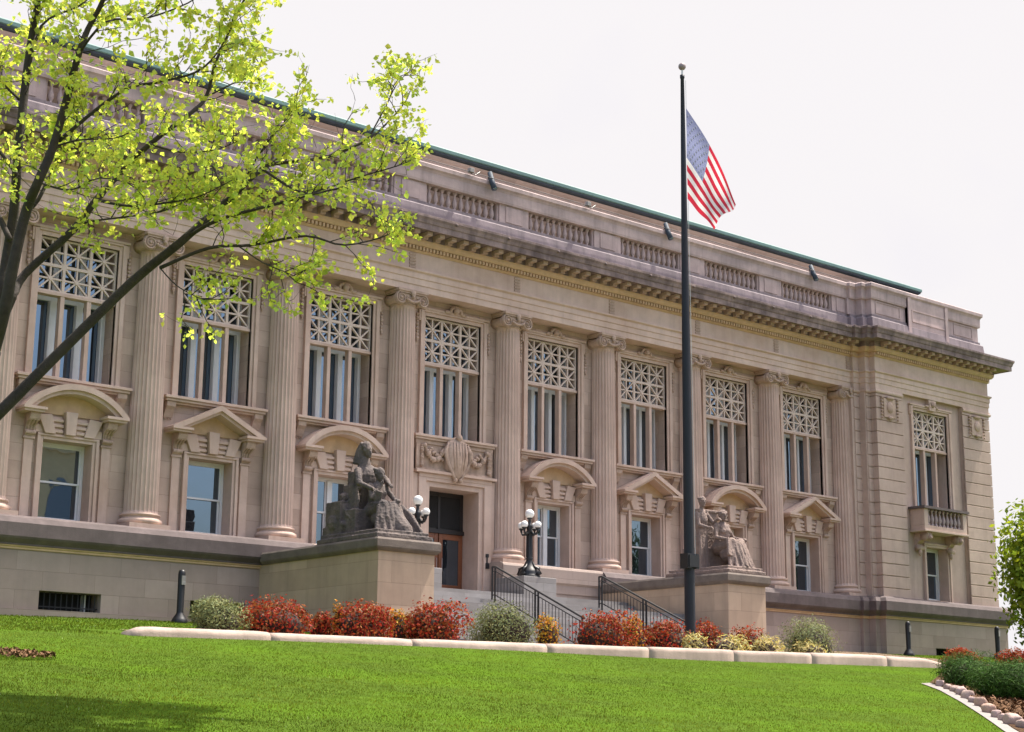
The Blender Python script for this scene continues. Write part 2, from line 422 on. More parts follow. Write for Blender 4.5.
for sx in (0, 1):
    q = MB()
    for x0, x1 in ((41.95, 45.0),):
        if sx: x0, x1 = 2*CX-x1, 2*CX-x0
        q.box(x0, x1, -1.22, -1.0, 12.15, 13.56); q.box(x0, x0+.22, -1.27, -1.0, 11.95, 13.62); q.box(x1-.22, x1, -1.27, -1.0, 11.95, 13.62)
    for x0, x1 in ((39.75, 41.55), (42.25, 44.95), (45.65, 47.15)):
        if sx: x0, x1 = 2*CX-x1, 2*CX-x0
        for a, b, c_, d_ in ((x0, x1, 12.5, 12.55), (x0, x1, 13.02, 13.07), (x0, x0+.05, 12.55, 13.02), (x1-.05, x1, 12.55, 13.02)): q.box(a, b, -1.11 if not (42 < (x0+x1)/2 < 45 or 42 < 2*CX-(x0+x1)/2 < 45) else -1.25, -1.0, c_, d_)
    part(q, 'parapet_panel', 'parapet')
bal = MB(); bal.smooth = True
bal.lathe([(0,0),(.085,0),(.085,.06),(.05,.08),(.045,.12),(.085,.2),(.098,.28),(.08,.38),(.045,.5),(.04,.58),(.06,.61),(.075,.64),(.085,.66),(.085,.72),(0,.72)], n=12)
BALM = bal.mesh('baluster', [M['parapet']])
for i in range(-1, 8):
    c = (i+.5)*S
    fr = MB(); fr.box(c-1.7, c-1.62, -.22, .0, 12.4, 13.12); fr.box(c+1.62, c+1.7, -.22, .0, 12.4, 13.12); fr.box(c-1.7, c+1.7, -.24, .0, 12.38, 12.415)
    fo = part(fr, 'balustrade', 'parapet')
    for k in range(11): link('baluster', BALM, fo, (c-1.45+k*.29, -.12, 12.4))

# ---- attic and roof
part(MB().box(-11.5, 45.2, .75, 20, 12.3, 14.6), 'attic_wall', 'attic')
part(MB().sweep([(-11.5, 20), (-11.5, .75), (45.2, .75), (45.2, 20)], [(-.1, 14.2), (.04, 14.2), (.07, 14.26), (.07, 14.5), (.12, 14.58), (.15, 14.66), (-.1, 14.66)], closed_prof=True), 'attic_moulding', 'attic')
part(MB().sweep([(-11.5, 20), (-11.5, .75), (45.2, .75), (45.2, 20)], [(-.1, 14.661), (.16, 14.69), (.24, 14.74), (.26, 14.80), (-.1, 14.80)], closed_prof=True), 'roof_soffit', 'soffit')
rf = MB().sweep([(-11.5, 20), (-11.5, .75), (45.2, .75), (45.2, 20)], [(-.1, 14.802), (.25, 14.802), (.30, 14.83), (.30, 14.95), (.25, 15.0), (-2, 15.06)], cap=False)
rf.box(-10, 43.5, 2.6, 18, 14.9, 15.14)
part(rf, 'roof', 'copper')

# ---- basement
tp = [(.15, -.12), (.38, -.20), (.47, -.32), (.50, -.36), (.50, -.74), (.46, -.80), (.33, -.92), (.33, -.965), (-.6, -.965), (-.6, -.12)]
tl = [(-.6, -.967), (.30, -.967), (.30, -1.0), (.26, -1.02), (.26, -1.07), (.23, -1.08), (-.6, -1.08)]
RT = [(15.2+3.2, -.5), (38.55, -.5)] + RST[1:]
RTp = [(23.2, -.5)] + RST
for pth in ([(18.4, -.5), (23.2, -.5)], [(10.55, -.5), (15.2, -.5)]):
    part(MB().sweep(pth, [(.12, -.12), (.30, -.16), (.34, -.24), (.34, -.70), (.26, -.78), (.26, -1.08), (-.6, -1.08), (-.6, -.12)], closed_prof=True), 'water_table', 'base')
for pth in (RTp, [(2*CX-x, y) for x, y in RST[::-1]] + [(10.55, -.5)]):
    part(MB().sweep(pth, tp, closed_prof=True), 'water_table', 'soot')
    part(MB().sweep(pth, tl, closed_prof=True), 'table_moulding', 'warm')
bw = MB()
WN = [(1.45, 3.35), (6.25, 8.15)]                    # basement windows of the main block
def basewall(x0, x1, y0, wins, zt=-1.08, zb=-4.2):
    xs = x0
    for a, b in wins:
        bw.box(xs, a, y0, y0+.9, zb, zt); bw.box(a, b, y0, y0+.9, -2.18, zt); bw.box(a, b, y0, y0+.9, zb, -3.02); xs = b
    bw.box(xs, x1, y0, y0+.9, zb, zt)
basewall(-4.95, 15.2, -.72, WN); basewall(18.4, 38.33, -.72, [])
basewall(39.03, 47.84+.22, -1.52, [(42.5, 44.4)]); basewall(2*CX-48.06, 2*CX-39.03, -1.52, [])
bw.box(38.33, 38.73, -.87, 0, -4.2, -1.08); bw.box(38.73, 39.03, -1.22, 0, -4.2, -1.08)
bw.box(-5.13, -4.95, -.87, 0, -4.2, -1.08); bw.box(-5.43, -5.13, -1.22, 0, -4.2, -1.08)
bw.box(46.9, 48.06, -.6, 20, -4.2, -1.08); bw.box(-14.46, -13.3, -.6, 20, -4.2, -1.08)
part(bw, 'basement_wall', 'base')
fc = MB(); fc.box(-5.0, 8.5, -.80, -.70, -4.2, -2.72)
part(fc, 'footing_course', 'base')
for a, b, y in [(1.45, 3.35, -.72), (6.25, 8.15, -.72), (42.5, 44.4, -1.52)]:
    w = part(MB().box(a, b, y+.62, y+.66, -3.02, -2.18), 'basement_window', 'dark')
    g = MB(); n = 11
    for k in range(n): g.tube([(a+(k+.5)*(b-a)/n, y+.22, -3.05), (a+(k+.5)*(b-a)/n, y+.22, -2.2)], .018, 6)
    g.box(a, b, y+.2, y+.24, -2.62, -2.59)
    build(g, 'window_grille', M['iron'], w)
    s_ = MB(); s_.box(a+.02, b-.02, y+.4, y+.62, -2.9, -2.84); s_.box(b-.35, b-.28, y+.4, y+.6, -3.0, -2.2)
    build(s_, 'window_bar', M['white'], w)

# ---- lower windows with surrounds and pediments
def arc(cx_, cz_, r, a0, a1, n): return [(cx_+r*math.sin(a), cz_+r*math.cos(a)) for a in [a0+(a1-a0)*k/n for k in range(n+1)]]
def sash(c, zb, zt, hw, yf, pair, parent, y_glass):
    f = MB(); 
    spans = [(c-hw, c+hw)] if not pair else [(c-hw, c-.09), (c+.09, c+hw)]
    f.box(c-hw, c-hw+.09, yf, yf+.14, zb, zt); f.box(c+hw-.09, c+hw, yf, yf+.14, zb, zt)
    f.box(c-hw+.09, c+hw-.09, yf, yf+.14, zt-.09, zt); f.box(c-hw+.09, c+hw-.09, yf, yf+.14, zb, zb+.07)
    if pair: f.box(c-.1, c+.1, yf-.04, yf+.14, zb+.07, zt-.09)
    zm = (zb+zt)/2
    wobj = build(f, 'window_frame', M['white'], parent, bevel=.01)
    sp = [(c-hw+.09, c+hw-.09)] if not pair else [(c-hw+.09, c-.1), (c+.1, c+hw-.09)]
    for a, b in sp:
        s_ = MB()
        for z0, z1, y in ((zb+.07, zm+.03, yf+.09), (zm-.03, zt-.09, yf+.04)):
            s_.box(a, a+.05, y, y+.05, z0, z1); s_.box(b-.05, b, y, y+.05, z0, z1)
            s_.box(a+.05, b-.05, y, y+.05, z0, z0+.06); s_.box(a+.05, b-.05, y, y+.05, z1-.05, z1)
        build(s_, 'sash', M['white'], parent)
        for z0, z1, y in ((zb+.13, zm-.02, yf+.115), (zm+.03, zt-.14, yf+.065)):
            build(MB().box(a+.05, b-.05, y, y+.01, z0, z1), 'pane', M['glass'], parent)
    return wobj
def lower_window(c, kind, pair, y=.2, parent_name='lower_window', plain=False):
    W = MB()
    # moulded architrave and flanking strips
    for sg in (-1, 1):
        def bx(x0, x1, *k): W.box(min(c+sg*x0, c+sg*x1), max(c+sg*x0, c+sg*x1), *k)
        bx(.78, .88, y-.08, y+.5, -.1, 2.38); bx(.88, .98, y-.13, y+.02, -.1, 2.38)
        if not plain: bx(1.08, 1.36, y-.07, y+.02, -.12, 2.32)
    W.box(c-.78, c+.78, y-.08, y+.5, 2.28, 2.38); W.box(c-.98, c+.98, y-.13, y, 2.38, 2.45)
    W.box(c-.78, c+.78, y-.02, y+.62, -.12, -.05)
    w = part(W, parent_name, 'stone', bevel=.012)
    sash(c, -.05, 2.28, .775, y+.42, pair, w, 0)
    if plain: return w
    # voussoirs
    K = MB(); yv = y-.12
    K.prism([(c-.15, 2.45), (c+.15, 2.45), (c+.19, 3.14), (c-.19, 3.14)], yv-.12, y+.02)
    for sg in (-1, 1):
        P_ = lambda pts: [(c+sg*a, b) for a, b in pts]
        K.prism(P_([(.45, 2.45), (.78, 2.45), (1.02, 2.98), (.60, 3.02)]), yv-.07, y+.02)
        K.prism(P_([(.19, 2.46), (.44, 2.46), (.58, 2.98), (.24, 2.98)]), yv+.04, y+.02)
        for k in range(3): K.prism(P_([(.2, 2.50+k*.16), (.46+.05*k, 2.50+k*.16), (.48+.05*k, 2.59+k*.16), (.21, 2.59+k*.16)]), yv-.03, y+.01)
        K.prism(P_([(.8, 2.46), (1.05, 2.46), (1.05, 2.7), (.9, 2.7)]), yv+.02, y+.02)
    build(K, 'keystone', M['warm' if 0 else 'stone'], w, bevel=.012)
    # consoles
    for sg in (-1, 1):
        k = MB(); x0, x1 = sorted((c+sg*1.07, c+sg*1.37))
        k.prism_yz([(y, 2.32), (y-.10, 2.32), (y-.14, 2.40), (y-.12, 2.5), (y-.16, 2.62), (y-.28, 2.72), (y-.42, 2.80), (y-.46, 2.90), (y-.44, 2.97), (y, 2.97)], x0, x1)
        k.tube([(x0-.01, y-.33, 2.83), (x1+.01, y-.33, 2.83)], [.1, .1], 12); k.tube([(x0-.012, y-.12, 2.42), (x1+.012, y-.12, 2.42)], [.07, .07], 12)
        k.box(x0-.03, x1+.03, y-.1, y, 2.24, 2.31)
        for j in range(3): k.tube([(x0+.06+j*.09, y-.13, 2.48), (x0+.06+j*.09, y-.19, 2.62), (x0+.06+j*.09, y-.40, 2.76)], .022, 5)
        build(k, 'console', M['relief'], w)
    # pediment
    P = MB(); d0, d1 = y-.62, y
    for sg in (-1, 1):
        x0, x1 = sorted((c+sg*1.0, c+sg*1.62)); P.box(x0, x1, d0+.06, d1, 2.97, 3.04); x0, x1 = sorted((c+sg*.95, c+sg*1.66)); P.box(x0, x1, d0, d1, 3.04, 3.12)
    if kind == 'arc':
        hwid, rise = 1.66, .80; r_ = (hwid**2+rise**2)/(2*rise); cz_ = 3.12+rise-r_; am = math.asin(hwid/r_)
        o_ = arc(c, cz_, r_, -am, am, 26); i_ = arc(c, cz_-.0, r_-.17, -am*.93, am*.93, 26)
        i_ = [(x, max(z, 3.12)) for x, z in i_]
        for yy0, oo, ii in ((d0, o_, i_), (d0+.10, i_, None)):
            if ii is None:
                ii = arc(c, cz_, r_-.28, -am*.86, am*.86, 26); ii = [(x, max(z, 3.12)) for x, z in ii]
            for k in range(26): P.prism([oo[k], oo[k+1], ii[k+1], ii[k]], yy0, d1)
        ty = [(c-1.35, 3.05)] + arc(c, cz_, r_-.2, -am*.85, am*.85, 14) + [(c+1.35, 3.05)]
    else:
        ap = 3.95
        for (t0, t1, yy0) in ((0, .17, d0), (.17, .27, d0+.1)):
            for sg in (-1, 1):
                P.prism([(c+sg*1.66, 3.12 + (0 if t0 == 0 else .0)), (c+sg*(1.66 - (0 if t0 == 0 else .32)), 3.12), (c, ap-t0), (c, ap-t1), (c+sg*(1.66-(.34 if t0 == 0 else .52)), 3.12)][0 if t0 else 1:] if t0 == 0 else
                        [(c+sg*1.33, 3.12), (c, ap-t0), (c, ap-t1), (c+sg*1.12, 3.12)], yy0, d1)
        ty = [(c-1.2, 3.05), (c-1.2, 3.15), (c, 3.75), (c+1.2, 3.15), (c+1.2, 3.05)]
    build(P, 'pediment', M['stone'], w)
    build(MB().prism(ty, y-.06, y+.01), 'tympanum', M['warm'], w)
    return w

# ---- upper windows
def lattice_mesh(hw, z0, z1, y0, y1, name='lattice'):
    L_ = MB(); nx, nz_ = 3, 2; b = .045
    cw = 2*hw/nx; ch = (z1-z0)/nz_
    L_.box(-hw, hw, y0, y1, z0, z0+.06); L_.box(-hw, hw, y0, y1, z1-.06, z1)
    L_.box(-hw, -hw+.06, y0, y1, z0+.06, z1-.06); L_.box(hw-.06, hw, y0, y1, z0+.06, z1-.06)
    for i in range(1, nx): L_.box(-hw+i*cw-b, -hw+i*cw+b, y0+.001, y1-.001, z0+.061, z1-.061)
    L_.box(-hw+.06, hw-.06, y0+.002, y1-.002, z0+ch-b, z0+ch+b)
    def bar(x0, z0_, x1, z1_, w_, yy):
        d = Vector((x1-x0, z1_-z0_)).normalized(); n = Vector((-d.y, d.x))*w_
        L_.prism([(x0+n.x, z0_+n.y), (x1+n.x, z1_+n.y), (x1-n.x, z1_-n.y), (x0-n.x, z0_-n.y)], y0+yy, y1-yy)
    for i in range(nx):
        for j in range(nz_):
            x0, x1 = -hw+i*cw+.03, -hw+(i+1)*cw-.03; a, c_ = z0+j*ch+.03, z0+(j+1)*ch-.03; mx, mz = (x0+x1)/2, (a+c_)/2
            bar(x0, a, x1, c_, .024, .006); bar(x0, c_, x1, a, .024, .009); bar(mx, a, mx, c_, .026, .012); bar(x0, mz, x1, mz, .026, .015)
            L_.tube([(mx, y0-.012, mz), (mx, y1-.02, mz)], .062, 10)
    return L_.mesh(name, [M['lat']])
M['lat'] = mat('lattice limestone', (.60, .485, .41), .85, .08, 3, .15, 30)
LAT = lattice_mesh(1.27, 6.75, 8.42, -.05, .05)
def upper_window(c, y, hw=1.27, sill=True, lat=LAT, zb=4.12, room=True):
    W = MB()
    for sg in (-1, 1):
        def bx(x0, x1, *k): W.box(min(c+sg*x0, c+sg*x1), max(c+sg*x0, c+sg*x1), *k)
        bx(hw, hw+.10, y-.05, y+.12, zb, 8.55); bx(hw+.10, hw+.24, y-.11, y+.02, zb, 8.60)
        # small ears
        bx(hw+.24, hw+.31, y-.09, y+.02, 8.2, 8.6)
    W.box(c-hw, c+hw, y-.05, y+.1, 8.42, 8.55); W.box(c-hw-.10, c+hw+.10, y-.11, y+.02, 8.551, 8.62)
    W.box(c-hw-.32, c+hw+.32, y-.14, y+.02, 8.621, 8.70)
    w = part(W, 'upper_window', 'stone', bevel=.01)
    link('lattice', lat, w, (c, y+.14, 0))
    mm = MB(); ym = y+.06
    for sg in (-1, 1): mm.box(c+sg*.43-.065, c+sg*.43+.065, ym, ym+.22, zb+.02, 6.66)
    mm.box(c-hw, c+hw, ym-.02, ym+.26, 6.661, 6.749); mm.box(c-hw, c+hw, ym, ym+.5, zb-.02, zb+.02)
    build(mm, 'mullion', M['stone'], w)
    yg = y+.74
    fr = MB()
    for x in (-hw+.05, -.43, .43, hw-.05):
        ww = .05 if abs(x) > .6 else .09
        fr.box(c+x-ww, c+x+ww, yg-.10, yg+.05, zb, 8.42)
    fr.box(c-hw, c+hw, yg-.08, yg+.05, zb+.02, zb+.10); fr.box(c-hw, c+hw, yg-.09, yg+.05, 6.62, 6.76)
    # opened inner blinds standing beside every light
    for x in (-.43, .43, hw-.02):
        fr.box(c+x-.17, c+x-.135, yg-.22, yg-.02, zb+.1, 6.6)
    build(fr, 'window_frame', M['white'], w)
    for x0, x1 in ((-hw+.1, -.52), (-.34, .34), (.52, hw-.1)):
        build(MB().box(c+x0, c+x1, yg, yg+.01, zb+.1, 6.62), 'pane', M['glass'], w)
        build(MB().box(c+x0, c+x1, yg, yg+.01, 6.76, 8.42), 'pane', M['glass'], w)
    # carved head ornament and side drops
    o = MB(); o.smooth = True
    for t in range(10):
        a = math.pi*t/9; o.ball((c+.24*math.cos(a), y-.17, 8.72+.17*math.sin(a)), .065, 8)
    o.ball((c, y-.2, 8.76), .12, 10); o.ball((c-.36, y-.15, 8.68), .09, 8, (1.6, .7, .8)); o.ball((c+.36, y-.15, 8.68), .09, 8, (1.6, .7, .8))
    if sill:
        for sg in (-1, 1):
            dp = MB(); dp.smooth = True
            for t in range(8): dp.ball((c+sg*(hw+.36), y-.04, 8.42-t*.125), .068+.012*math.sin(t*2.1), 7, (1, .7, 1))
            dp.ball((c+sg*(hw+.36), y-.05, 7.46), .04, 6, (1, 1, 2)); build(dp, 'carved_drop', M['relief'], w)
    build(o, 'carved_ornament', M['relief'], w)
    if sill:
        s_ = MB(); s_.box(c-1.83, c+1.83, y-.36, y+.1, 4.02, 4.11); s_.box(c-1.78, c+1.78, y-.30, y+.1, 3.94, 4.018); s_.box(c-1.7, c+1.7, y-.2, y+.02, 3.88, 3.938)
        build(s_, 'window_sill', M['stone'], w, bevel=.012)
        for sg in (-1, 1):
            k = MB(); x0, x1 = sorted((c+sg*1.42, c+sg*1.72))
            k.prism_yz([(y, 3.45), (y-.05, 3.45), (y-.09, 3.55), (y-.15, 3.68), (y-.24, 3.78), (y-.25, 3.93), (y, 3.93)], x0, x1)
            k.tube([(x0-.01, y-.16, 3.83), (x1+.01, y-.16, 3.83)], .075, 10)
            for j in range(3): k.ball((x0+.05+j*.1, y-.05, 3.41), .035, 6)
            build(k, 'sill_bracket', M['relief'], w)
    return w
for i in range(-1, 8):
    c = (i+.5)*S
    upper_window(c, .2)
    if i != 3: lower_window(c, 'arc' if i % 2 == 0 else 'tri', i in (2, 4))
# dark rooms behind the deep openings
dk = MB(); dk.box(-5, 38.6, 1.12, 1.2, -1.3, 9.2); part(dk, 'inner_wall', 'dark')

# ---- entrance
E_ = MB()
for sg in (-1, 1):
    def bx(x0, x1, *k): E_.box(min(16.82+sg*x0, 16.82+sg*x1), max(16.82+sg*x0, 16.82+sg*x1), *k)
    bx(1.10, 1.30, -.02, 1.0, -1.4, 2.50); bx(1.30, 1.62, -.10, .5, -1.4, 2.62)
    bx(1.62, 1.82, -.04, .3, -1.4, 2.74)
E_.box(15.72, 17.92, -.02, 1.0, 2.32, 2.5); E_.box(15.52, 18.12, -.10, .5, 2.501, 2.62); E_.box(15.2, 18.44, -.12, .3, 2.621, 2.76)
E_.box(15.0, 18.6, -.22, .25, 2.762, 2.86)
en = part(E_, 'entrance_surround', 'stone', bevel=.012)
T = MB(); T.box(15.72, 17.92, .86, .95, .95, 2.32); T.box(15.72, 17.92, .78, .94, .86, 1.0)
for x in (15.8, 16.8, 17.78): T.box(x-.04, x+.06, .82, .9, 1.0, 2.3)
T.box(15.8, 17.85, .83, .9, 2.18, 2.3)
for k in range(7): T.ball((16.2+k*.2, .84, .93), .05, 7)
build(T, 'transom', M['doordark'], en)
build(MB().box(15.86, 17.74, .835, .85, 1.06, 2.16), 'transom_panel', M['dark'], en)
for x0, x1 in ((15.74, 16.80), (16.84, 17.90)):
    D = MB(); z0, z1 = -1.34, .86; y = .84
    D.box(x0, x0+.17, y, y+.08, z0, z1); D.box(x1-.17, x1, y, y+.08, z0, z1); D.box(x0+.17, x1-.17, y, y+.08, z0, z0+.35); D.box(x0+.17, x1-.17, y, y+.08, z1-.2, z1)
    D.box(x0+.17, x1-.17, y+.01, y+.07, z0+.35, z0+.42)
    d_ = build(D, 'door', M['wood'], en, bevel=.01)
    build(MB().box(x0+.17, x1-.17, y+.03, y+.04, z0+.42, z1-.2), 'door_glass', M['glass'], d_)
    hx = x1-.1 if x0 < 16 else x0+.1
    build(MB().tube([(hx, y-.01, -.5), (hx, y-.07, -.48), (hx, y-.07, -.02), (hx, y-.01, 0)], .015, 6), 'handle', M['ball'], d_)
bx_ = MB(); bx_.box(18.2, 18.34, -.15, -.09, -.35, -.15); bx_.box(18.24, 18.28, -.13, -.09, -.151, .05); bx_.box(18.2, 18.32, -.14, -.09, .049, .17)
build(bx_, 'entry_keypad', M['iron'], en)
# relief panel with the shield
P = MB(); P.box(15.1, 18.5, .02, .25, 2.87, 3.93); P.box(15.1, 18.5, -.02, .2, 3.80, 3.93); P.box(15.1, 18.5, -.04, .2, 2.87, 2.96)
for x in (15.1, 18.3): P.box(x, x+.2, -.05, .2, 2.96, 3.8)
rp = part(P, 'relief_panel', 'relief')
Q = MB()
Q.smooth = True
sh = [(0, 2.55), (.22, 2.72), (.42, 3.0), (.52, 3.35), (.50, 3.75), (.40, 4.02), (.2, 4.08), (0, 4.18), (-.2, 4.08), (-.40, 4.02), (-.50, 3.75), (-.52, 3.35), (-.42, 3.0), (-.22, 2.72)]
n = len(sh); vs = [(16.82+x, -.12, z) for x, z in sh] + [(16.82+x*.78, -.26, 3.4+(z-3.4)*.8) for x, z in sh] + [(16.82, -.33, 3.45)] + [(16.82+x, .05, z) for x, z in sh]
fs = [[i, (i+1) % n, (i+1) % n+n, i+n] for i in range(n)] + [[i+n, (i+1) % n+n, 2*n] for i in range(n)] + [[i, (i+1) % n, 2*n+1+(i+1) % n, 2*n+1+i][::-1] for i in range(n)]
Q.add(vs, fs)
for k in range(-2, 3): Q.tube([(16.82+k*.13, -.27, 3.95), (16.82+k*.13, -.32, 3.5), (16.82+k*.09, -.25, 2.95)], .03, 6)
for sg in (-1, 1):
    pts = [(16.82+sg*.44, -.16, 3.9), (16.82+sg*.56, -.2, 3.6), (16.82+sg*.46, -.2, 3.2), (16.82+sg*.25, -.2, 2.85), (16.82+sg*.12, -.22, 2.6)]
    Q.tube(pts, [.06, .085, .07, .06, .05], 8)
    for t in range(16):                     # swags
        u = t/15.; x = 16.82+sg*(.55+.85*u); z = 3.62-.42*math.sin(math.pi*u)+.10*u
        Q.ball((x, -.08, z), .085+.03*math.sin(t*1.7), 8)
    for t in range(9):
        u = t/8.; Q.ball((16.82+sg*(.6+.55*u), -.06, 3.3+.38*u*(1 if t % 2 else .7)), .07, 7)
        Q.ball((16.82+sg*1.5, -.06, 3.72-t*.085), .06+.015*(t % 3), 7)
Q.ball((16.82, -.25, 4.12), .12, 8); Q.ball((16.7, -.2, 2.62), .09, 8); Q.ball((16.94, -.2, 2.62), .09, 8)
build(Q, 'shield_carving', M['relief'], rp)

# ---- end pavilions
def pavilion(sx):
    X = (lambda x: x) if not sx else (lambda x: 2*CX-x)
    def bx(mb, x0, x1, *k):
        x0, x1 = sorted((X(x0), X(x1))); mb.box(x0, x1, *k)
    Wm = MB(); c = 43.43
    n0, n1 = 41.15, 45.70
    # backing wall with openings
    bx(Wm, 39.3, n0, -1.25, -.4, -.12, 9.0); bx(Wm, n1, 47.79, -1.25, -.4, -.12, 9.0)
    yb = -1.08
    bx(Wm, n0, c-1.27, yb, -.1, 3.0, 9.0); bx(Wm, c+1.27, n1, yb, -.1, 3.0, 9.0); bx(Wm, c-1.27, c+1.27, yb, -.1, 8.42, 9.0)
    bx(Wm, n0, c-.85, yb, -.1, -.12, 3.0); bx(Wm, c+.85, n1, yb, -.1, -.12, 3.0); bx(Wm, c-.85, c+.85, yb, -.1, 2.32, 3.0)
    bx(Wm, c-1.27, c+1.27, yb, -.1, 3.0, 4.0); bx(Wm, c-1.27, c+1.27, -.2, -.1, -.12, 8.5)
    bx(Wm, 47.2, 47.79, -.4, 21, -.12, 9.0)
    bx(Wm, 38.4, 38.95, -.61, .4, -.12, 9.0); bx(Wm, 38.9, 39.3, -.96, .35, -.12, 9.0)
    # banded courses
    Cm = Wm
    rows = [(-.12, -.02+.0)] ; z = .27
    rows = [(-.115, .255)] + [(.285+.523*k, .285+.523*k+.493) for k in range(16)] + [(8.653, 8.78)]
    for z0, z1 in rows:
        bx(Cm, 39.25, n0, -1.3, -1.2, z0, z1); bx(Cm, n1, 47.84, -1.3, -1.2, z0, z1)
        bx(Cm, 47.75, 47.84, -1.2, 8, z0, z1)
        bx(Cm, 38.55, 38.97, -.65, -.5, z0, z1); bx(Cm, 38.95, 39.27, -1.0, -.6, z0, z1); bx(Cm, 39.25, 39.3, -1.2, -.9, z0, z1)
    pv = part(Wm, 'pavilion_wall', 'ashlar2', bevel=.015)
    # impost string
    im = MB(); 
    pth = [(38.55, -.3), (38.55, -.65), (38.95, -.65), (38.95, -1.0), (39.25, -1.0), (39.25, -1.3), (n0, -1.3)]
    pth2 = [(n1, -1.3), (47.84, -1.3), (47.84, 21)]
    for q in (pth, pth2):
        if sx: q = mir(q)
        im.sweep(q, [(-.05, 8.79), (.04, 8.79), (.07, 8.84), (.07, 8.9), (.03, 8.93), (.03, 8.995), (-.05, 8.995)], closed_prof=True)
    build(im, 'impost_moulding', M['stone'], pv)
    # carved tablets
    for x in (40.15, 46.75):
        t = MB(); bx(t, x-.42, x+.42, -1.36, -1.29, 7.75, 8.6); t.smooth = True; xx = X(x)
        for sg in (-1, 1):
            for k in range(7): t.ball((xx+sg*.56, -1.36, 8.6-k*.15), .075-.004*k, 7)
        t.ball((xx, -1.4, 8.62), .12, 8, (2.4, .7, .7)); t.ball((xx, -1.39, 7.74), .12, 8, (1.6, .6, .7)); t.ball((xx, -1.36, 8.2), .22, 10, (1.1, .4, 1.2))
        build(t, 'carved_tablet', M['relief'], pv)
    w = upper_window(X(c), yb, sill=False, zb=3.0)
    w.parent = pv
    kk = MB(); kk.prism([(X(c)-.22, 8.5), (X(c)+.22, 8.5), (X(c)+.28, 8.98), (X(c)-.28, 8.98)], yb-.2, yb)
    build(kk, 'keystone', M['stone'], pv)
    w2 = lower_window(X(c), 'arc', False, y=yb, plain=True); w2.parent = pv
    # balcony
    B = MB(); cx_ = X(43.1) if not sx else X(43.43); cx_ = X(43.2)
    x0, x1 = cx_-1.58, cx_+1.58; yf = -1.86
    B.box(x0-.06, x1+.06, yf-.06, -1.1, 2.84, 2.93); B.box(x0, x1, yf, -1.1, 2.93, 3.12)
    B.box(x0, x0+.28, yf, -1.1, 3.121, 3.85); B.box(x1-.28, x1, yf, -1.1, 3.121, 3.85)
    bl = build(B, 'balcony', M['stone'], pv, bevel=.01)
    build(MB().box(x0-.10, x1+.10, yf-.10, -1.0, 3.851, 3.96), 'balcony_rail', M['soot'], bl)
    for k in range(9):
        ob = link('baluster', BALM, bl, (x0+.45+k*(x1-x0-.9)/8, yf+.13, 3.121)); ob.scale = (.9, .9, 1.01)
    for x in (cx_-1.15, cx_+1.15):
        k = MB(); k.prism_yz([(-1.08, 2.05), (-1.2, 2.05), (-1.24, 2.2), (-1.22, 2.35), (-1.4, 2.5), (-1.7, 2.6), (-1.8, 2.7), (-1.8, 2.835), (-1.08, 2.835)], x-.17, x+.17)
        k.smooth = True; k.tube([(x-.2, -1.6, 2.64), (x+.2, -1.6, 2.64)], .19, 14); k.tube([(x-.2, -1.23, 2.18), (x+.2, -1.23, 2.18)], .12, 12); k.ball((x, -1.8, 2.6), .12, 8); k.ball((x, -1.25, 1.98), .11, 8, (1, .8, 1.6))
        build(k, 'balcony_console', M['relief'], bl)
    return pv
M['ashlar2'] = mat('banded limestone', (.49, .37, .305), .85, .09, 2.0, .25, 30, (.35, .25, .2), .6, .35, None, .25, soot=(.22, .16, .14))
pavilion(0); pavilion(1)

# ---- stair flanks (pedestals) and steps
YP = -7.0
def pedestal(x0, x1):
    p = MB(); p.box(x0, x1, YP, -.7, -4.3, -.97)
    o = part(p, 'stair_pedestal', 'ped')
    pth = [(x0, -.95), (x0, YP), (x1, YP), (x1, -.95)]
    cpg = MB().sweep(pth, [(-.3, -.968), (.05, -.968), (.12, -.90), (.14, -.86), (.14, -.66), (.10, -.60), (-.3, -.60)], closed_prof=True)
    cpg.box(x0+.2, x1-.2, YP+.2, -.9, -.95, -.602)
    build(cpg, 'coping', M['coping'], o)
    return o
pedestal(8.62, 10.62); pedestal(23.15, 25.05)
for x0, x1 in ((13.3, 14.8), (18.35, 19.85)):
    part(MB().box(x0, x1, -2.0, -.4, -3.9, -.70), 'stair_cheek_block', 'steps', bevel=.02)
st = MB(); st.box(10.62, 23.15, -.9, .86, -4, -1.36)
for k in range(4): st.box(10.63+.001*k, 23.14-.001*k, -2.2-.35*(k), -.8, -4, -1.36-.15*k-.0)
st.box(10.64, 23.13, -5.0, -2.0, -4, -1.85-.06)
for k in range(12): st.box(10.65+.001*k, 23.12-.001*k, -5.0-.35*(k+1), -4.8, -4.6, -1.91-.15*(k+1))
part(st, 'front_steps', 'steps')

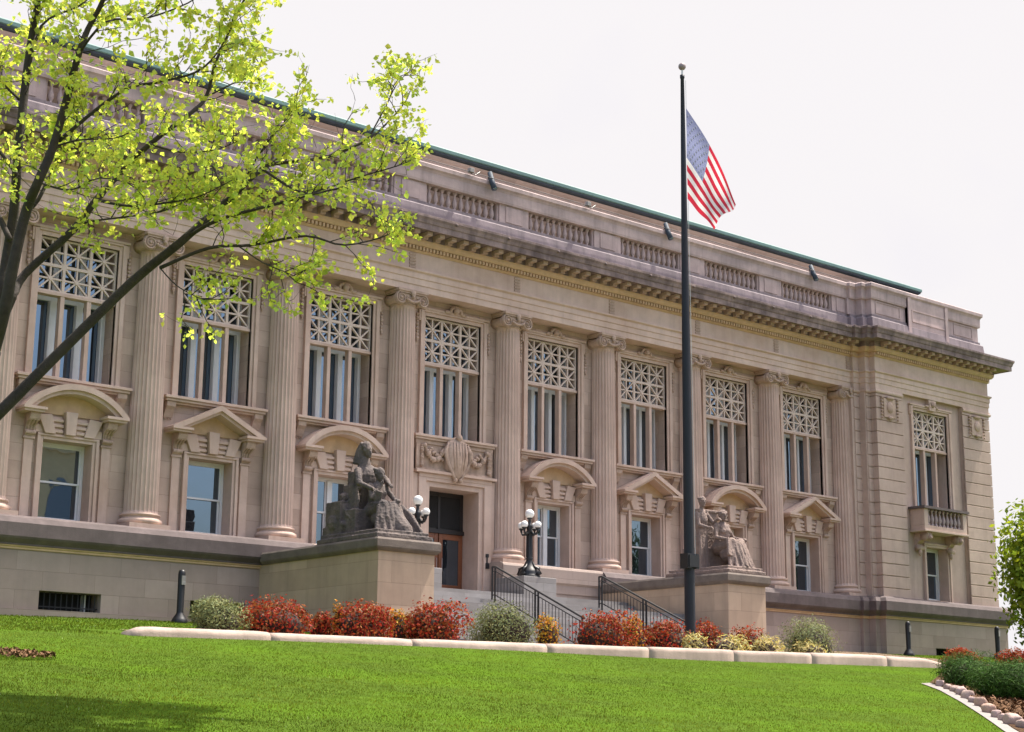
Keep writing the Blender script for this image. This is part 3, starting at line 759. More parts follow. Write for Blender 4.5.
# ================================================================== STATUES
def statue(name, label, x, y, z, parts_fn, mm, rot=0):
    b = MB(); b.smooth = True; parts_fn(b)
    o = build(b, name, mm, None)
    o.location = (x, y, z); o.rotation_euler = (0, 0, rot)
    r_ = o.modifiers.new('remesh', 'REMESH'); r_.mode = 'VOXEL'; r_.voxel_size = .019; r_.use_smooth_shade = True
    s_ = o.modifiers.new('smooth', 'SMOOTH'); s_.factor = .4; s_.iterations = 1
    tx = bpy.data.textures.new(name+' wear', 'CLOUDS'); tx.noise_scale = .06; tx.noise_depth = 3
    d_ = o.modifiers.new('wear', 'DISPLACE'); d_.texture = tx; d_.strength = .03; d_.mid_level = .5
    return tag(o, label, 'statue')
def head(b, c, look, s=1.0, tilt=0, veil=False):
    c = Vector(c); f = Vector(look).normalized(); up = Vector((0, 0, 1)); side = f.cross(up).normalized()
    b.ball(c, .15*s, 14, (.86, .95, 1.15)); b.ball(c+f*.05*s-up*.08*s, .095*s, 12, (.9, 1, 1.1))
    b.caps(c+f*.155*s+up*.03*s, c+f*.175*s-up*.035*s, .018*s, .026*s, 8)                   # nose
    b.ball(c+f*.135*s-up*.085*s, .035*s, 8, (1.2, 1, .5)); b.ball(c+f*.12*s-up*.15*s, .04*s, 8)  # mouth, chin
    for sg in (-1, 1):
        b.caps(c+f*.13*s+side*sg*.03*s+up*.055*s, c+f*.11*s+side*sg*.09*s+up*.045*s, .02*s, .016*s, 6)
        b.ball(c+side*sg*.14*s-up*.01*s, .03*s, 6, (.6, 1, 1.5))
    for k in range(14):                                                                     # hair in waves
        a = 2*math.pi*k/14; q = c + up*.08*s - f*.04*s + (side*math.cos(a)+f*math.sin(a)*.85)*.12*s
        if (q-c).dot(f) < .09*s: b.ball(q, .05*s, 7)
    b.ball(c-f*.14*s+up*.0*s, .085*s, 8)
def hand(b, w, d, s=1.0):
    w = Vector(w); d = Vector(d).normalized(); side = d.cross(Vector((0, 0, 1))); side = side.normalized() if side.length > .1 else Vector((1, 0, 0))
    b.caps(w, w+d*.09*s, .045*s, .05*s, 8)
    for k in range(4):
        q = w+d*.1*s+side*(k-1.5)*.032*s; dn_ = Vector((0, 0, -1))
        b.caps(q, q+(d*.8+dn_*.3)*.06*s, .018*s, .016*s, 6); b.caps(q+(d*.8+dn_*.3)*.06*s, q+(d*.5+dn_*.9)*.09*s, .016*s, .013*s, 6)
    b.caps(w+d*.03*s-side*.05*s, w+d*.09*s-side*.085*s, .02*s, .016*s, 6)
def folds(b, tops, bots, r0_=.055, r1_=.045, sag=.06):
    n_ = len(tops)
    for i_, (a, c_) in enumerate(zip(tops, bots)):
        a, c_ = Vector(a), Vector(c_)
        mid = (a+c_)/2 + Vector((0, -.05 if i_ % 2 else .02, -sag))
        b.tube([a, mid, c_], [r0_, r0_*.85, r1_], 8); b.ball(c_, r1_*1.15, 8)
def fig_seated(b, ox=0, oy=0, oz=0, s=1.0, look=(0, -1, -.25), bow=0.0):
    O = Vector((ox, oy, oz)); V = lambda x, y, z: O + Vector((x, y, z))*s
    b.ball(V(0, .05, .70), .30*s, 14, (1.1, .95, .8))
    b.tube([V(0, .05, .62), V(0, .0, .95), V(0, -.02-bow*.3, 1.25), V(0, .0-bow*.5, 1.42), V(0, -bow*.6, 1.52)], [.27*s, .22*s, .25*s, .19*s, .08*s], 14)
    for sg in (-1, 1):
        b.ball(V(sg*.24, -bow*.4, 1.38), .105*s, 10); b.ball(V(sg*.11, -.17-bow*.3, 1.2), .095*s, 10)
        b.caps(V(sg*.17, 0, .72), V(sg*.2, -.62, .82), .19*s, .15*s, 12)                     # thigh
        b.caps(V(sg*.2, -.62, .82), V(sg*.2, -.72, .12), .14*s, .085*s, 12)                  # shin
        b.caps(V(sg*.2, -.72, .06), V(sg*.22, -.92, .04), .06*s, .045*s, 8)                  # foot
    b.caps(V(0, -bow*.6, 1.45), V(0, -bow*.75, 1.62), .075*s, .07*s, 10)
    head(b, V(0, -.02-bow*.85, 1.74), look, 1.05*s)
    # skirt: cloth over the knees hanging to the ground in folds
    tops = []; bots = []
    for k in range(13):
        u = -1+2*k/12.; tops.append(V(u*.34, -.62-.10*math.cos(u*1.4), .86-.07*u*u)); bots.append(V(u*.55, -.82-.22*math.cos(u*1.5)+(.06 if k % 2 else 0), .05))
    folds(b, tops, bots, .065*s, .055*s, -.02)
    for k in range(7):
        u = -1+2*k/6.; b.tube([V(u*.25, .02, .92-.05*abs(u)), V(u*.30, -.3, .93-.06*u*u), V(u*.33, -.66, .90-.07*u*u)], [.05*s, .045*s, .04*s], 7)
    b.caps(V(0, -.3, .5), V(0, -.62, .45), .30*s, .28*s, 12)
    return V
def group_one(b):
    b.box(-1.0, 1.0, -1.55, 1.5, 0, .14); b.box(-.92, .92, -1.45, 1.4, .14, .26)
    b.box(-.72, .72, -.05, .95, .26, .98)                                                    # throne
    b.box(-.55, .55, .35, .85, .9, 1.75)
    V = fig_seated(b, .02, -.02, .18, 1.08, look=(.0, -1, -.4), bow=.16)
    # arms: right hand to the chin, left on the tablet
    b.caps(V(-.26, -.1, 1.36), V(-.36, -.32, 1.02), .085, .07, 10); b.caps(V(-.36, -.32, 1.02), V(-.12, -.42, 1.38), .068, .05, 10); hand(b, V(-.12, -.42, 1.38), (.2, -.1, 1))
    b.caps(V(.26, -.1, 1.36), V(.46, -.3, 1.0), .085, .07, 10); b.caps(V(.46, -.3, 1.0), V(.26, -.62, .98), .068, .05, 10); hand(b, V(.26, -.62, .98), (-.3, -1, 0))
    b.cbox(V(-.28, -.5, 1.02), .03, .15, .2, Matrix.Rotation(.35, 3, 'X'))                   # tablet
    # cloaked standing figure behind, head covered
    b.tube([(-.15, .55, .3), (-.16, .58, 1.2), (-.12, .5, 1.9), (-.1, .42, 2.35), (-.1, .38, 2.6)], [.36, .33, .33, .20, .11], 16)
    head(b, (-.1, .30, 2.80), (.1, -1, -.4), 1.05)
    b.tube([(-.1, .42, 3.02), (-.1, .55, 2.82), (-.12, .6, 2.4)], [.15, .2, .26], 12); b.ball((-.1, .36, 2.92), .17, 12)
    b.caps((.22, .3, 2.2), (.42, .0, 1.9), .13, .1, 10); b.caps((.42, .0, 1.9), (.3, -.3, 1.75), .095, .06, 10); hand(b, (.3, -.3, 1.75), (-.2, -1, -.3))
    b.caps((-.42, .3, 2.15), (-.55, .05, 1.75), .13, .1, 10); b.caps((-.55, .05, 1.75), (-.35, -.25, 1.6), .095, .06, 10); hand(b, (-.35, -.25, 1.6), (.3, -1, -.2))
    b.ball((-.02, .42, 1.95), .42, 14, (1.1, .8, 1.1)); b.box(-.45, .5, .45, .8, .9, 2.15); b.caps((.2, -.7, .7), (.25, -1.15, .3), .30, .26, 12)
    b.box(-.85, -.1, .55, 1.3, .26, 1.25)
    # billowing cloak as a rounded shell behind the seated figure
    for k in range(11):
        a = math.pi*(.05+.9*k/10.); b.caps((.42*math.cos(a), .25, 1.30+.80*math.sin(a)), (.50*math.cos(a), .55, 1.1+.85*math.sin(a)), .08, .10, 8)
    for k in range(7): b.tube([(-.4+k*.02, .35-.02*k, 2.1), (-.50, .38+.08*(k-3), 1.3), (-.58, .4+.10*(k-3), .28)], [.045, .05, .055], 7)
    # crouching child and books at the back left
    b.ball((-.62, .75, 1.0), .26, 12, (1, 1.1, 1.1)); b.ball((-.66, .95, .62), .30, 12, (1, 1.2, 1.1)); head(b, (-.62, .72, 1.38), (-.8, -.6, 0), .85)
    b.caps((-.6, .7, 1.1), (-.7, .35, .8), .09, .06, 8); hand(b, (-.7, .35, .8), (0, -1, -.3), .8); b.caps((-.6, .9, .5), (-.75, .5, .55), .14, .11, 10); b.caps((-.75, .5, .55), (-.75, .6, .28), .1, .07, 10)
    b.box(-.9, -.45, 1.0, 1.36, .26, .5); b.box(-.85, -.5, 1.02, 1.3, .5, .68)
    b.caps((.62, -.2, .9), (.7, -1.1, .3), .16, .1, 10)
    for k in range(5): b.tube([(.45+.05*k, -.2-.06*k, 1.15), (.6+.03*k, -.55-.08*k, .8), (.7, -1.0-.1*k, .28)], [.05, .06, .05], 7)
def group_two(b):
    b.box(-.95, .95, -1.5, 1.5, 0, .14); b.box(-.88, .88, -1.4, 1.4, .14, .26)
    b.box(-.7, .7, -.0, .9, .26, 1.0)
    b.box(-.62, .30, .12, .30, 1.0, 2.28)                                                    # tall slab behind the head
    b.box(-.66, .34, .08, .34, 2.26, 2.36)
    b.box(.55, .75, -.35, .6, .26, 1.3)
    V = fig_seated(b, .12, -.22, .24, 1.10, look=(-.35, -1, -.08), bow=.06)
    b.caps(V(-.27, -.02, 1.36), V(-.40, -.15, 1.0), .085, .07, 10); b.caps(V(-.40, -.15, 1.0), V(-.32, -.52, .92), .066, .05, 10); hand(b, V(-.32, -.52, .92), (0, -1, -.2))
    b.caps(V(.27, -.02, 1.36), V(.48, -.05, 1.05), .085, .07, 10); b.caps(V(.48, -.05, 1.05), V(.56, -.4, .98), .066, .05, 10); hand(b, V(.56, -.4, .98), (0, -1, -.1))
    b.cbox(V(-.34, -.72, .62), .20, .05, .34, Matrix.Rotation(-.28, 3, 'X') @ Matrix.Rotation(.25, 3, 'Y'))   # book held on the knee
    for k in range(5): b.tube([V(-.2+.1*k, -.16, 1.34), V(-.05+.04*k, -.24, 1.1), V(.05*k-.1, -.2, .9)], [.03, .035, .035], 6)
    # standing youth at the back left
    YB = MB(); YB.smooth = True
    for sg in (-1, 1): YB.caps((-.60+sg*.11, .5, 1.25), (-.60+sg*.12, .48, .75), .15, .11, 10); YB.caps((-.60+sg*.12, .48, .75), (-.60+sg*.12, .5, .3), .105, .07, 10); YB.caps((-.60+sg*.12, .46, .3), (-.6+sg*.13, .28, .3), .06, .045, 8)
    YB.tube([(-.6, .5, 1.15), (-.6, .5, 1.5), (-.6, .48, 1.85), (-.6, .46, 2.05), (-.6, .45, 2.2)], [.22, .19, .24, .17, .08], 14)
    YB.caps((-.6, .45, 2.15), (-.6, .43, 2.3), .075, .07, 8); head(YB, (-.6, .41, 2.45), (-.3, -1, -.15), 1.0)
    YB.caps((-.84, .45, 2.02), (-.9, .3, 1.65), .085, .065, 10); YB.caps((-.9, .3, 1.65), (-.72, .0, 1.55), .062, .045, 10); hand(YB, (-.72, .0, 1.55), (.5, -1, -.1))
    YB.caps((-.36, .42, 2.02), (-.22, .25, 1.75), .085, .065, 10); YB.caps((-.22, .25, 1.75), (-.3, -.02, 1.85), .062, .045, 10); hand(YB, (-.3, -.02, 1.85), (0, -1, 0))
    for k in range(6): YB.tube([(-.82+.07*k, .36, 1.5), (-.85+.07*k, .30+.03*(k % 2), .9), (-.88+.09*k, .28, .28)], [.05, .06, .06], 7)
    b.add([(v[0]+.10, v[1]-.32, .26+(v[2]-.26)*1.08) for v in YB.v], YB.f)
statue('statue', 'dark weathered stone group on the left pedestal, seated robed woman before a cloaked figure', 9.55, -5.45, -.60, group_one, M['statue'])
statue('statue', 'brown stone group on the right pedestal, seated robed woman beside a standing youth', 24.1, -5.55, -.60, group_two, M['statue2'])

# ================================================================== LAMPS
def lamp_meshes():
    p = MB(); p.smooth = True
    p.lathe([(0,0),(.40,0),(.40,.05),(.34,.08),(.35,.16),(.30,.26),(.22,.34),(.16,.46),(.12,.56),(.115,.62),(.135,.66),(.10,.70),(.095,1.35),(.085,1.55),(.12,1.60),(.09,1.66),(.13,1.76),(.10,1.84),(.06,1.9),(.05,2.02),(.09,2.05),(.09,2.08),(0,2.08)], n=16)
    for k in range(4):
        a = k*math.pi/2+.3; d = Vector((math.cos(a), math.sin(a), 0))
        p.tube([d*.30+Vector((0,0,.08)), d*.44+Vector((0,0,.15)), d*.40+Vector((0,0,.30)), d*.22+Vector((0,0,.36)), d*.12+Vector((0,0,.55))], [.08, .08, .06, .05, .03], 8)
    p.smooth = False
    for k in range(8):
        a = k*math.pi/4; p.tube([(.105*math.cos(a), .105*math.sin(a), .7), (.095*math.cos(a), .095*math.sin(a), 1.5)], .016, 5)
    arms = MB(); arms.smooth = True; caps_ = []
    for k in range(4):
        a = k*math.pi/2+.3; d = Vector((math.cos(a), math.sin(a), 0)); z = lambda t: Vector((0, 0, t))
        arms.tube([d*.06+z(1.62), d*.16+z(1.50), d*.28+z(1.50), d*.34+z(1.60), d*.34+z(1.68)], [.05, .045, .04, .035, .05], 8)
        arms.lathe([(0,0),(.05,0),(.09,.04),(.085,.08),(0,.08)], c=tuple(d*.34+z(1.66)), n=12); caps_.append(d*.34+z(1.82))
    g = MB(); g.smooth = True; g.ball((0,0,0), .13, 20)
    g2 = MB(); g2.smooth = True; g2.ball((0,0,0), .165, 22)
    return p.mesh('lamp post', [M['iron']]), arms.mesh('lamp arm', [M['iron']]), g.mesh('globe', [M['globe']]), g2.mesh('top globe', [M['globe']]), caps_
LM = lamp_meshes()
for x, lab in ((14.08, 'black iron lamp with white globes half hidden behind the left statue'), (18.98, 'black iron lamp with white globes standing clear, right of the doorway')):
    l = empty('street_lamp', (x, -1.55, -.70), lab, 'lamp', 'lamps flanking the entrance')
    link('lamp_post', LM[0], l); link('lamp_arm', LM[1], l); link('globe', LM[3], l, (0, 0, 2.22))
    for q in LM[4]: link('globe', LM[2], l, tuple(q))

# ================================================================== RAILINGS
def stepz(y): return -1.91 if y > -5 else -1.91 - .15*((-5-y)/.35)
for x, lab in ((14.5, 'black stair railing nearer the doorway, left one of the pair'), (19.1, 'black stair railing nearer the flagpole, right one of the pair')):
    r_ = empty('stair_railing', (x, -4.9, -1.91), lab, 'railing', 'railings down the front steps')
    y0, y1 = -4.95, -9.2
    zt = lambda y: stepz(y)+1.02
    tr_ = MB()
    tr_.tube([(0, y0+4.9, zt(y0)+1.91), (0, -5.1+4.9, zt(y0)+1.91), (0, y1+4.9, zt(y1)+1.91)], .032, 8)
    build(tr_, 'top_rail', M['iron'], r_)
    build(MB().tube([(0, y0+4.9, zt(y0)-.14+1.91), (0, -5.1+4.9, zt(y0)-.14+1.91), (0, y1+4.9, zt(y1)-.14+1.91)], .018, 6), 'mid_rail', M['iron'], r_)
    build(MB().tube([(0, y0+4.9, zt(y0)-.88+1.91), (0, -5.1+4.9, zt(y0)-.88+1.91), (0, y1+4.9, zt(y1)-.88+1.91)], .02, 6), 'bottom_rail', M['iron'], r_)
    for y in (y0, y0-.14, -7.0, -7.14, y1+.1): build(MB().tube([(0, y+4.9, stepz(y)-.05+1.91), (0, y+4.9, zt(y)+1.91)], .03, 8), 'post', M['iron'], r_)
    k = 0; y = y0-.28
    bm_ = MB().tube([(0,0,0),(0,0,.74)], .011, 5).mesh('baluster bar', [M['iron']])
    while y > y1:
        link('bar', bm_, r_, (0, y+4.9, zt(y)-.88+1.91)); y -= .15

# ================================================================== FLAGPOLE, FLAG
PX, PY = 17.8, -10.3; gz = ground(PX, PY)
fp = empty('flagpole', (PX, PY, gz), 'tall dark tapered flagpole rising from the red bushes before the facade', 'flagpole')
pl = MB(); pl.smooth = True; hh = 14.85-gz
pl.lathe([(0,-.3),(.17,-.3),(.165,.0),(.156,4),(.135,9),(.105,13),(.078,16.5),(.058,hh-.12),(.075,hh-.1),(.075,hh),(0,hh)], n=24)
build(pl, 'pole', M['pole'], fp)
cl = MB(); cl.smooth = True; cl.lathe([(0,0),(.36,0),(.34,.08),(.24,.16),(.19,.18),(0,.18)], n=20); build(cl, 'pole_collar', M['pole'], fp)
bq = MB(); bq.smooth = True; bq.ball((0,0,hh+.30), .125, 18); build(bq, 'ball_finial', M['ball'], fp)
build(MB().tube([(0,0,hh), (0,0,hh+.2)], .03, 8), 'finial_stem', M['white'], fp)
wb = MB(); wb.box(-.27, -.1, -.2, .12, 2.6, 3.05); wb.box(.1, .22, -.2, .12, 2.6, 3.05); wb.box(-.22, .2, -.23, -.16, 2.64, 3.0)
build(wb, 'cleat_box', M['iron'], fp)
build(MB().tube([(.1, -.16, 2.9), (.09, -.15, 8), (.05, -.1, hh-.2)], .008, 5), 'halyard', M['white'], fp)
# the flag: a drooping sheet with real folds
dpt = (Vector((PX, PY, 0))-CAM).dot(fw)
def pole_at(py):                                      # point on the pole axis at a picture height
    P0 = at(684.5, py, dpt); return P0
hp0, hp1 = at(686, 108, dpt), at(687.5, 199, dpt)
tp0, tp1 = at(736.5, 203, dpt), at(713, 229, dpt)
FG = MB(); NU, NV = 60, 39; FG.smooth = True
side = fw.cross(Vector((0, 0, 1))).normalized(); vs = []
dirf = Vector((-fw.x, -fw.y, 0)).normalized()
def flagpt(u, v, off=0.0):
    a = hp0.lerp(hp1, v); b = tp0.lerp(tp1, v)
    p = a.lerp(b, u)
    top_sag = (1-v)*math.sin(math.pi*u)*.10
    w = math.sin(u*5.5+v*3.2)*.16*u + math.sin(u*11-v*6)*.05*u + math.sin(v*9+u*2)*.05*(1-u)
    p = p + Vector((math.cos(YAW), -math.sin(YAW), 0))*(top_sag + .05*math.sin(v*7)*u) + dirf*(w+off)
    p.z += .04*math.sin(v*8+u*3)*u
    return p
for i in range(NU+1):
    for j in range(NV+1): vs.append(flagpt(i/NU, j/NV))
fs = []; mi = []
for i in range(NU):
    for j in range(NV):
        fs.append([i*(NV+1)+j, (i+1)*(NV+1)+j, (i+1)*(NV+1)+j+1, i*(NV+1)+j+1])
        st_ = int(j/NV*13); mi.append(2 if (i < NU*.4 and st_ < 7) else (0 if st_ % 2 == 0 else 1))
FG.add(vs, fs); FG.mi = mi
flag = tag(build(FG, 'flag', [M['flagred'], M['flagwhite'], M['flagblue']], None, recalc=False), 'red and white striped flag with a blue starred canton drooping from the pole', 'flag')
sm_ = MB()
for row in range(9):
    for k in range(6 if row % 2 == 0 else 5):
        u = (.033+.066*k + (.033 if row % 2 else 0)); v = (row+1)/10.*7/13
        for off in (.012, -.012):
            c = flagpt(u, v, off); a1 = (flagpt(u+.01, v, off)-c).normalized(); a2 = (flagpt(u, v+.01, off)-c).normalized()
            pts = []
            for t in range(10):
                r_ = .05 if t % 2 == 0 else .021; an = t*math.pi/5
                pts.append(c + a1*math.sin(an)*r_ - a2*math.cos(an)*r_)
            sm_.add(pts, [list(range(10))])
build(sm_, 'canton_stars', M['flagwhite'], flag, recalc=False)

# ================================================================== FLOODLIGHTS ON THE PARAPET
for k, (x, lab) in enumerate(((17.9, 'dark floodlight on a short arm on the parapet, leftmost of three'), (27.1, 'dark floodlight on the parapet just left of the flagpole'), (36.15, 'dark floodlight on the parapet nearest the end pavilion'))):
    f_ = empty('floodlight', (x, -.45, 13.85), lab, 'floodlight', 'dark floodlights along the parapet')
    b = MB(); b.smooth = True; b.tube([(-.02, -.28, -.42), (.0, -.12, -.1), (.02, .05, .30)], [.11, .10, .09], 12); build(b, 'lamp_housing', M['soffit'], f_)
    build(MB().tube([(.0, .0, .0), (.0, .12, .0), (.02, .1, .22)], .025, 6), 'bracket', M['iron'], f_)
    b = MB(); b.smooth = True; b.tube([(-.02, -.285, -.44), (-.02, -.28, -.425)], .1, 12); build(b, 'lens', M['glass'], f_)
for x, lab in ((16.9, 'small white lamp box on the parapet above the doorway'), (22.7, 'small white lamp box on the parapet left of the flag'), (12.1, 'small white lamp box on the parapet behind the leafy branches')):
    f_ = empty('lamp_box', (x, -.55, 13.85), lab, 'lamp', 'white lamp boxes along the parapet')
    build(MB().box(-.10, .10, -.10, .08, .02, .19), 'housing', M['steps'], f_, bevel=.02); build(MB().tube([(0, 0, 0), (.3, .1, .04), (.6, .2, .25)], .014, 5), 'bracket', M['iron'], f_)
wc = MB(); wc.tube([(-5, -.62, 13.87), (38, -.62, 13.87)], .012, 5)
tag(build(wc, 'cable', M['iron']), 'thin black cable stretched along the top of the parapet', 'cable')

# ================================================================== BOLLARD LIGHTS
for x, y, lab in ((5.05, -2.3, 'black round-topped bollard light before the basement wall at the left'), (39.2, -2.5, 'black round-topped bollard light beside the stepped corner of the pavilion'), (45.1, -2.9, 'black round-topped bollard light behind the red bushes at the far right')):
    z = ground(x, y)
    b_ = empty('bollard_light', (x, y, z), lab, 'bollard', 'black bollard lights')
    hb = 1.5 if x < 10 else 1.4
    q = MB(); q.smooth = True; q.lathe([(0,-.1),(.24,-.1),(.24,.05),(.2,.12),(.11,.26),(.10,.3),(.108,hb-.12),(.10,hb-.05),(.08,hb),(.03,hb+.02),(0,hb+.02)], n=18); build(q, 'post', M['iron'], b_)
    q = MB(); q.box(-.06, .06, -.135, -.1, hb-.42, hb-.16); build(q, 'lens', M['steps'], b_)

# ================================================================== GROUND
def gmesh(xs, ys, fn, off=0.):
    vs = [(x, y, fn(x, y)+off) for y in ys for x in xs]; n = len(xs)
    fs = [[j*n+i, j*n+i+1, (j+1)*n+i+1, (j+1)*n+i] for j in range(len(ys)-1) for i in range(n-1)]
    return MB().add(vs, fs)
def rng(a, b, s): 
    n = int(round((b-a)/s)); return [a+(b-a)*k/n for k in range(n+1)]
g = gmesh([-400, -200, -100] + rng(-60, 100, .8) + [150, 300, 500], rng(-42.2, 4, .6) + [30, 100, 300, 500], ground); g.smooth = True
tag(build(g, 'lawn', M['lawn'], recalc=False), 'bright mown lawn sloping up to the courthouse', 'lawn', kind='structure')
pv = MB(); pv.box(-400, 500, -46.2, -42.2, -8.0, -7.60); pv2 = tag(build(pv, 'pavement', M['grey']), 'pale concrete pavement at the foot of the lawn', 'pavement', kind='structure')
tag(build(MB().box(-400, 500, -58, -46.2, -8.2, -7.74), 'road', M['asphalt']), 'asphalt road beyond the pavement', 'road', kind='structure')
tag(build(MB().box(-400, 500, -500, -58, -8.2, -7.60), 'far_pavement', M['grey']), 'paved ground on the far side of the road', 'pavement', kind='structure')
tag(build(MB().box(-400, 500, -46.35, -46.2, -8.0, -7.58), 'road_kerb', M['kerb']), 'pale kerb along the road', 'kerb', kind='structure')
# planting bed behind the curb
bd = gmesh(rng(7.4, 38, .6), rng(-9.3, -.9, .4), ground, .02)  # unseen soil carried back to the wall, added for warmer bounce
b2_ = gmesh(rng(-.4, 28.0, .5), rng(-11.9, -9.3, .4), ground, .02); bd.add(b2_.v, b2_.f)
tag(build(bd, 'planting_bed', M['soil'], recalc=False), 'dark soil of the planting bed behind the curb', 'planting bed', kind='structure')

# curb: rounded coping following the bed
CY = -12.0
def cz(x):
    base = [(-1.6, -3.81), (6, -3.74), (13, -3.64), (19, -3.54), (24, -3.47), (27, -3.47), (28.6, -3.5)]
    for (a, za), (b, zb) in zip(base, base[1:]):
        if x <= b: return za+(zb-za)*(x-a)/(b-a)
    return base[-1][1]
ce = empty('curb', (0, 0, 0), 'long pale pinkish rounded stone curb in front of the bushes', 'curb')
K_ = 16; cq = random.Random(8); x0 = -1.6
def curb_ring(x, dz, dy):
    e = min(1, (x+1.6)/.6+.25, (28.4-x)/1.9+.02); e = math.sin(max(e, 0)*math.pi/2)
    bot = ground(x, CY)-.25; top = (bot+.27) + (cz(x)-(bot+.27))*e + dz; out = []
    for k in range(K_):
        a = math.pi*k/(K_-1.); co = math.cos(a); yy = CY + dy - .30*math.copysign(abs(co)**.45, co)
        r_ = math.sin(a)**.8 if 0 < k < K_-1 else 0
        out.append((x, yy + .012*noise.noise(Vector((x*1.3, k*.4, 1))), (top-.20)+.20*r_ + .012*noise.noise(Vector((x*1.1, k*.3, 7))) if 0 < k < K_-1 else bot))
    return out
while x0 < 28.3:
    x1 = min(28.4, x0 + cq.uniform(3.2, 4.4)); 
    if 28.4-x1 < 1.5: x1 = 28.4
    cb = MB(); cb.smooth = True; xs = rng(x0+.006, x1-.006, .3); dz, dy = cq.uniform(-.010, .010), cq.uniform(-.012, .012)
    for x in xs: cb.v.extend(curb_ring(x, dz - (.008 if x in (xs[0], xs[-1]) else 0), dy))
    fs = [[i*K_+j, (i+1)*K_+j, (i+1)*K_+j+1, i*K_+j+1] for i in range(len(xs)-1) for j in range(K_-1)] + [list(range(K_)), [(len(xs)-1)*K_+j for j in range(K_)][::-1]]
    for f in fs: cb.f.append(f); cb.mi.append(0); cb.sm.append(True)
    build(cb, 'curb_stone', M['kerb'], ce); x0 = x1

# ---- grass blades
def leafmesh(name, leaves, mt, parent=None, recalc=False):
    mb = MB(); mb.v = leaves[0]; mb.f = leaves[1]; mb.mi = [0]*len(mb.f); mb.sm = [False]*len(mb.f); mb.tint = leaves[2]
    return build(mb, name, mt, parent, recalc=False)
rnd = random.Random(3)
gv, gf, gt = [], [], []
def patch(x, y): return 1+.30*noise.noise(Vector((x*.25, y*.7, 9)))+.18*noise.noise(Vector((x*.9, y*2., 2)))
def blade(x, y, hgt, w, bright):
    z = ground(x, y)-.01; a = rnd.uniform(0, math.pi); dx, dy = math.cos(a)*w, math.sin(a)*w
    lx, ly = rnd.gauss(0, .35)*hgt, rnd.gauss(0, .35)*hgt; o = len(gv)
    gv.extend([(x-dx, y-dy, z), (x+dx, y+dy, z), (x+lx, y+ly, z+hgt)]); gf.append((o, o+1, o+2)); b = bright*patch(x, y)*rnd.uniform(.6, 1.25); yl = rnd.uniform(.9, 1.2)
    q_ = rnd.random()
    if q_ < .004: gt.extend([(4.2, 3.4, 12)]*3); return
    if q_ < .05: gt.extend([(b*1.7, b*1.15, b*1.6)]*3); return
    gt.extend([(b*yl, b, b*.9)]*3)
N = 0
EW = [ghit(*p) for p in [(921, 684), (940, 691), (960, 702), (980, 715), (1004, 732), (1030, 748)]]
def edge_x(y):
    if y > EW[0].y: return 1e9
    for a, b in zip(EW, EW[1:]):
        if b.y <= y <= a.y: return a.x+(b.x-a.x)*(y-a.y)/(b.y-a.y)
    a, b = EW[-2], EW[-1]; return b.x+(b.x-a.x)*(y-b.y)/(b.y-a.y)
while N < 260000:
    # uniform over the visible part of the slope, denser towards the viewer
    s = 11.6 + 23*rnd.random()**.75; y = -s
    b_ = R(rnd.uniform(20, 60)); dy = y-CAM.y; x = CAM.x + dy*math.tan(b_)
    if x > 45: continue
    if s < 12.3 and -1.6 < x < 28.4: continue
    if x > edge_x(y): continue
    n_ = noise.noise(Vector((x*.5, y*.5, 0))); n2 = noise.noise(Vector((x*2.2, y*2.2, 5)))
    blade(x, y, rnd.uniform(.02, .042)*(1+.4*n2), rnd.uniform(.005, .009), 1+.28*n_+.25*n2); N += 1
for _ in range(30000):
    x = rnd.uniform(26, 50); y = rnd.uniform(-12, -2)
    blade(x, y, rnd.uniform(.03, .06), .014, 1)
for _ in range(26000):
    x = rnd.uniform(-8, 7.4); y = rnd.uniform(-12, -.9)
    if x > -1.5 and y < -9.3: continue
    blade(x, y, rnd.uniform(.03, .06), .014, 1)
tag(leafmesh('grass', (gv, gf, gt), M['blade']), 'short bright green grass of the sloping lawn', 'grass', kind='stuff')

# ================================================================== PLANTS
def cloud(c, rx, ry, rz, n, size, colr, lumps=5, seed=0, shape=2.0, inner=.55, aspect=1.0, up=0.0, zmin=None):
    """leaf faces spread through the outer part of a lumpy volume"""
    q = random.Random(seed); V_, F_, T_ = [], [], []
    L_ = [(Vector((q.uniform(-.42, .42)*rx, q.uniform(-.42, .42)*ry, q.uniform(-.1, .40)*rz)), q.uniform(.45, .68)) for _ in range(lumps)] + [(Vector((0, 0, 0)), .88)]
    for k in range(n):
        lc, ls = q.choice(L_)
        while True:
            d = Vector((q.gauss(0, 1), q.gauss(0, 1), q.gauss(0, 1))); 
            if d.length > .1: break
        d.normalize(); rad = (inner + (1-inner)*q.random()**.5)*ls*(1+.10*q.gauss(0, 1))
        p = Vector(c) + lc + Vector((d.x*rx*rad, d.y*ry*rad, d.z*rz*rad))
        if zmin is not None:
            if p.z < zmin: p.z = zmin + q.random()*.3*rz
        elif p.z < c[2]-rz*.9: p.z = c[2]-rz*.9*q.random()
        s0_ = max(-1, min(1, d.z)); nrm = (d + Vector((q.gauss(0, .6), q.gauss(0, .6), q.gauss(0, .6)+up))).normalized()
        a = nrm.cross(Vector((q.gauss(0, 1), q.gauss(0, 1), q.gauss(0, 1)))).normalized(); b = nrm.cross(a)
        s_ = size*q.uniform(.6, 1.3); o = len(V_)
        V_.extend([tuple(p-a*s_*.5), tuple(p+b*s_*.32*aspect), tuple(p+a*s_*.6), tuple(p-b*s_*.32*aspect)]); F_.append((o, o+1, o+2, o+3))
        t = colr(q); T_.extend([t]*4)
    return V_, F_, T_
def c_jit(lo, hi, warm=0.): 
    def f(q):
        b = q.uniform(lo, hi); w = q.uniform(-warm, warm); return (b*(1+w), b, b*(1-w))
    return f
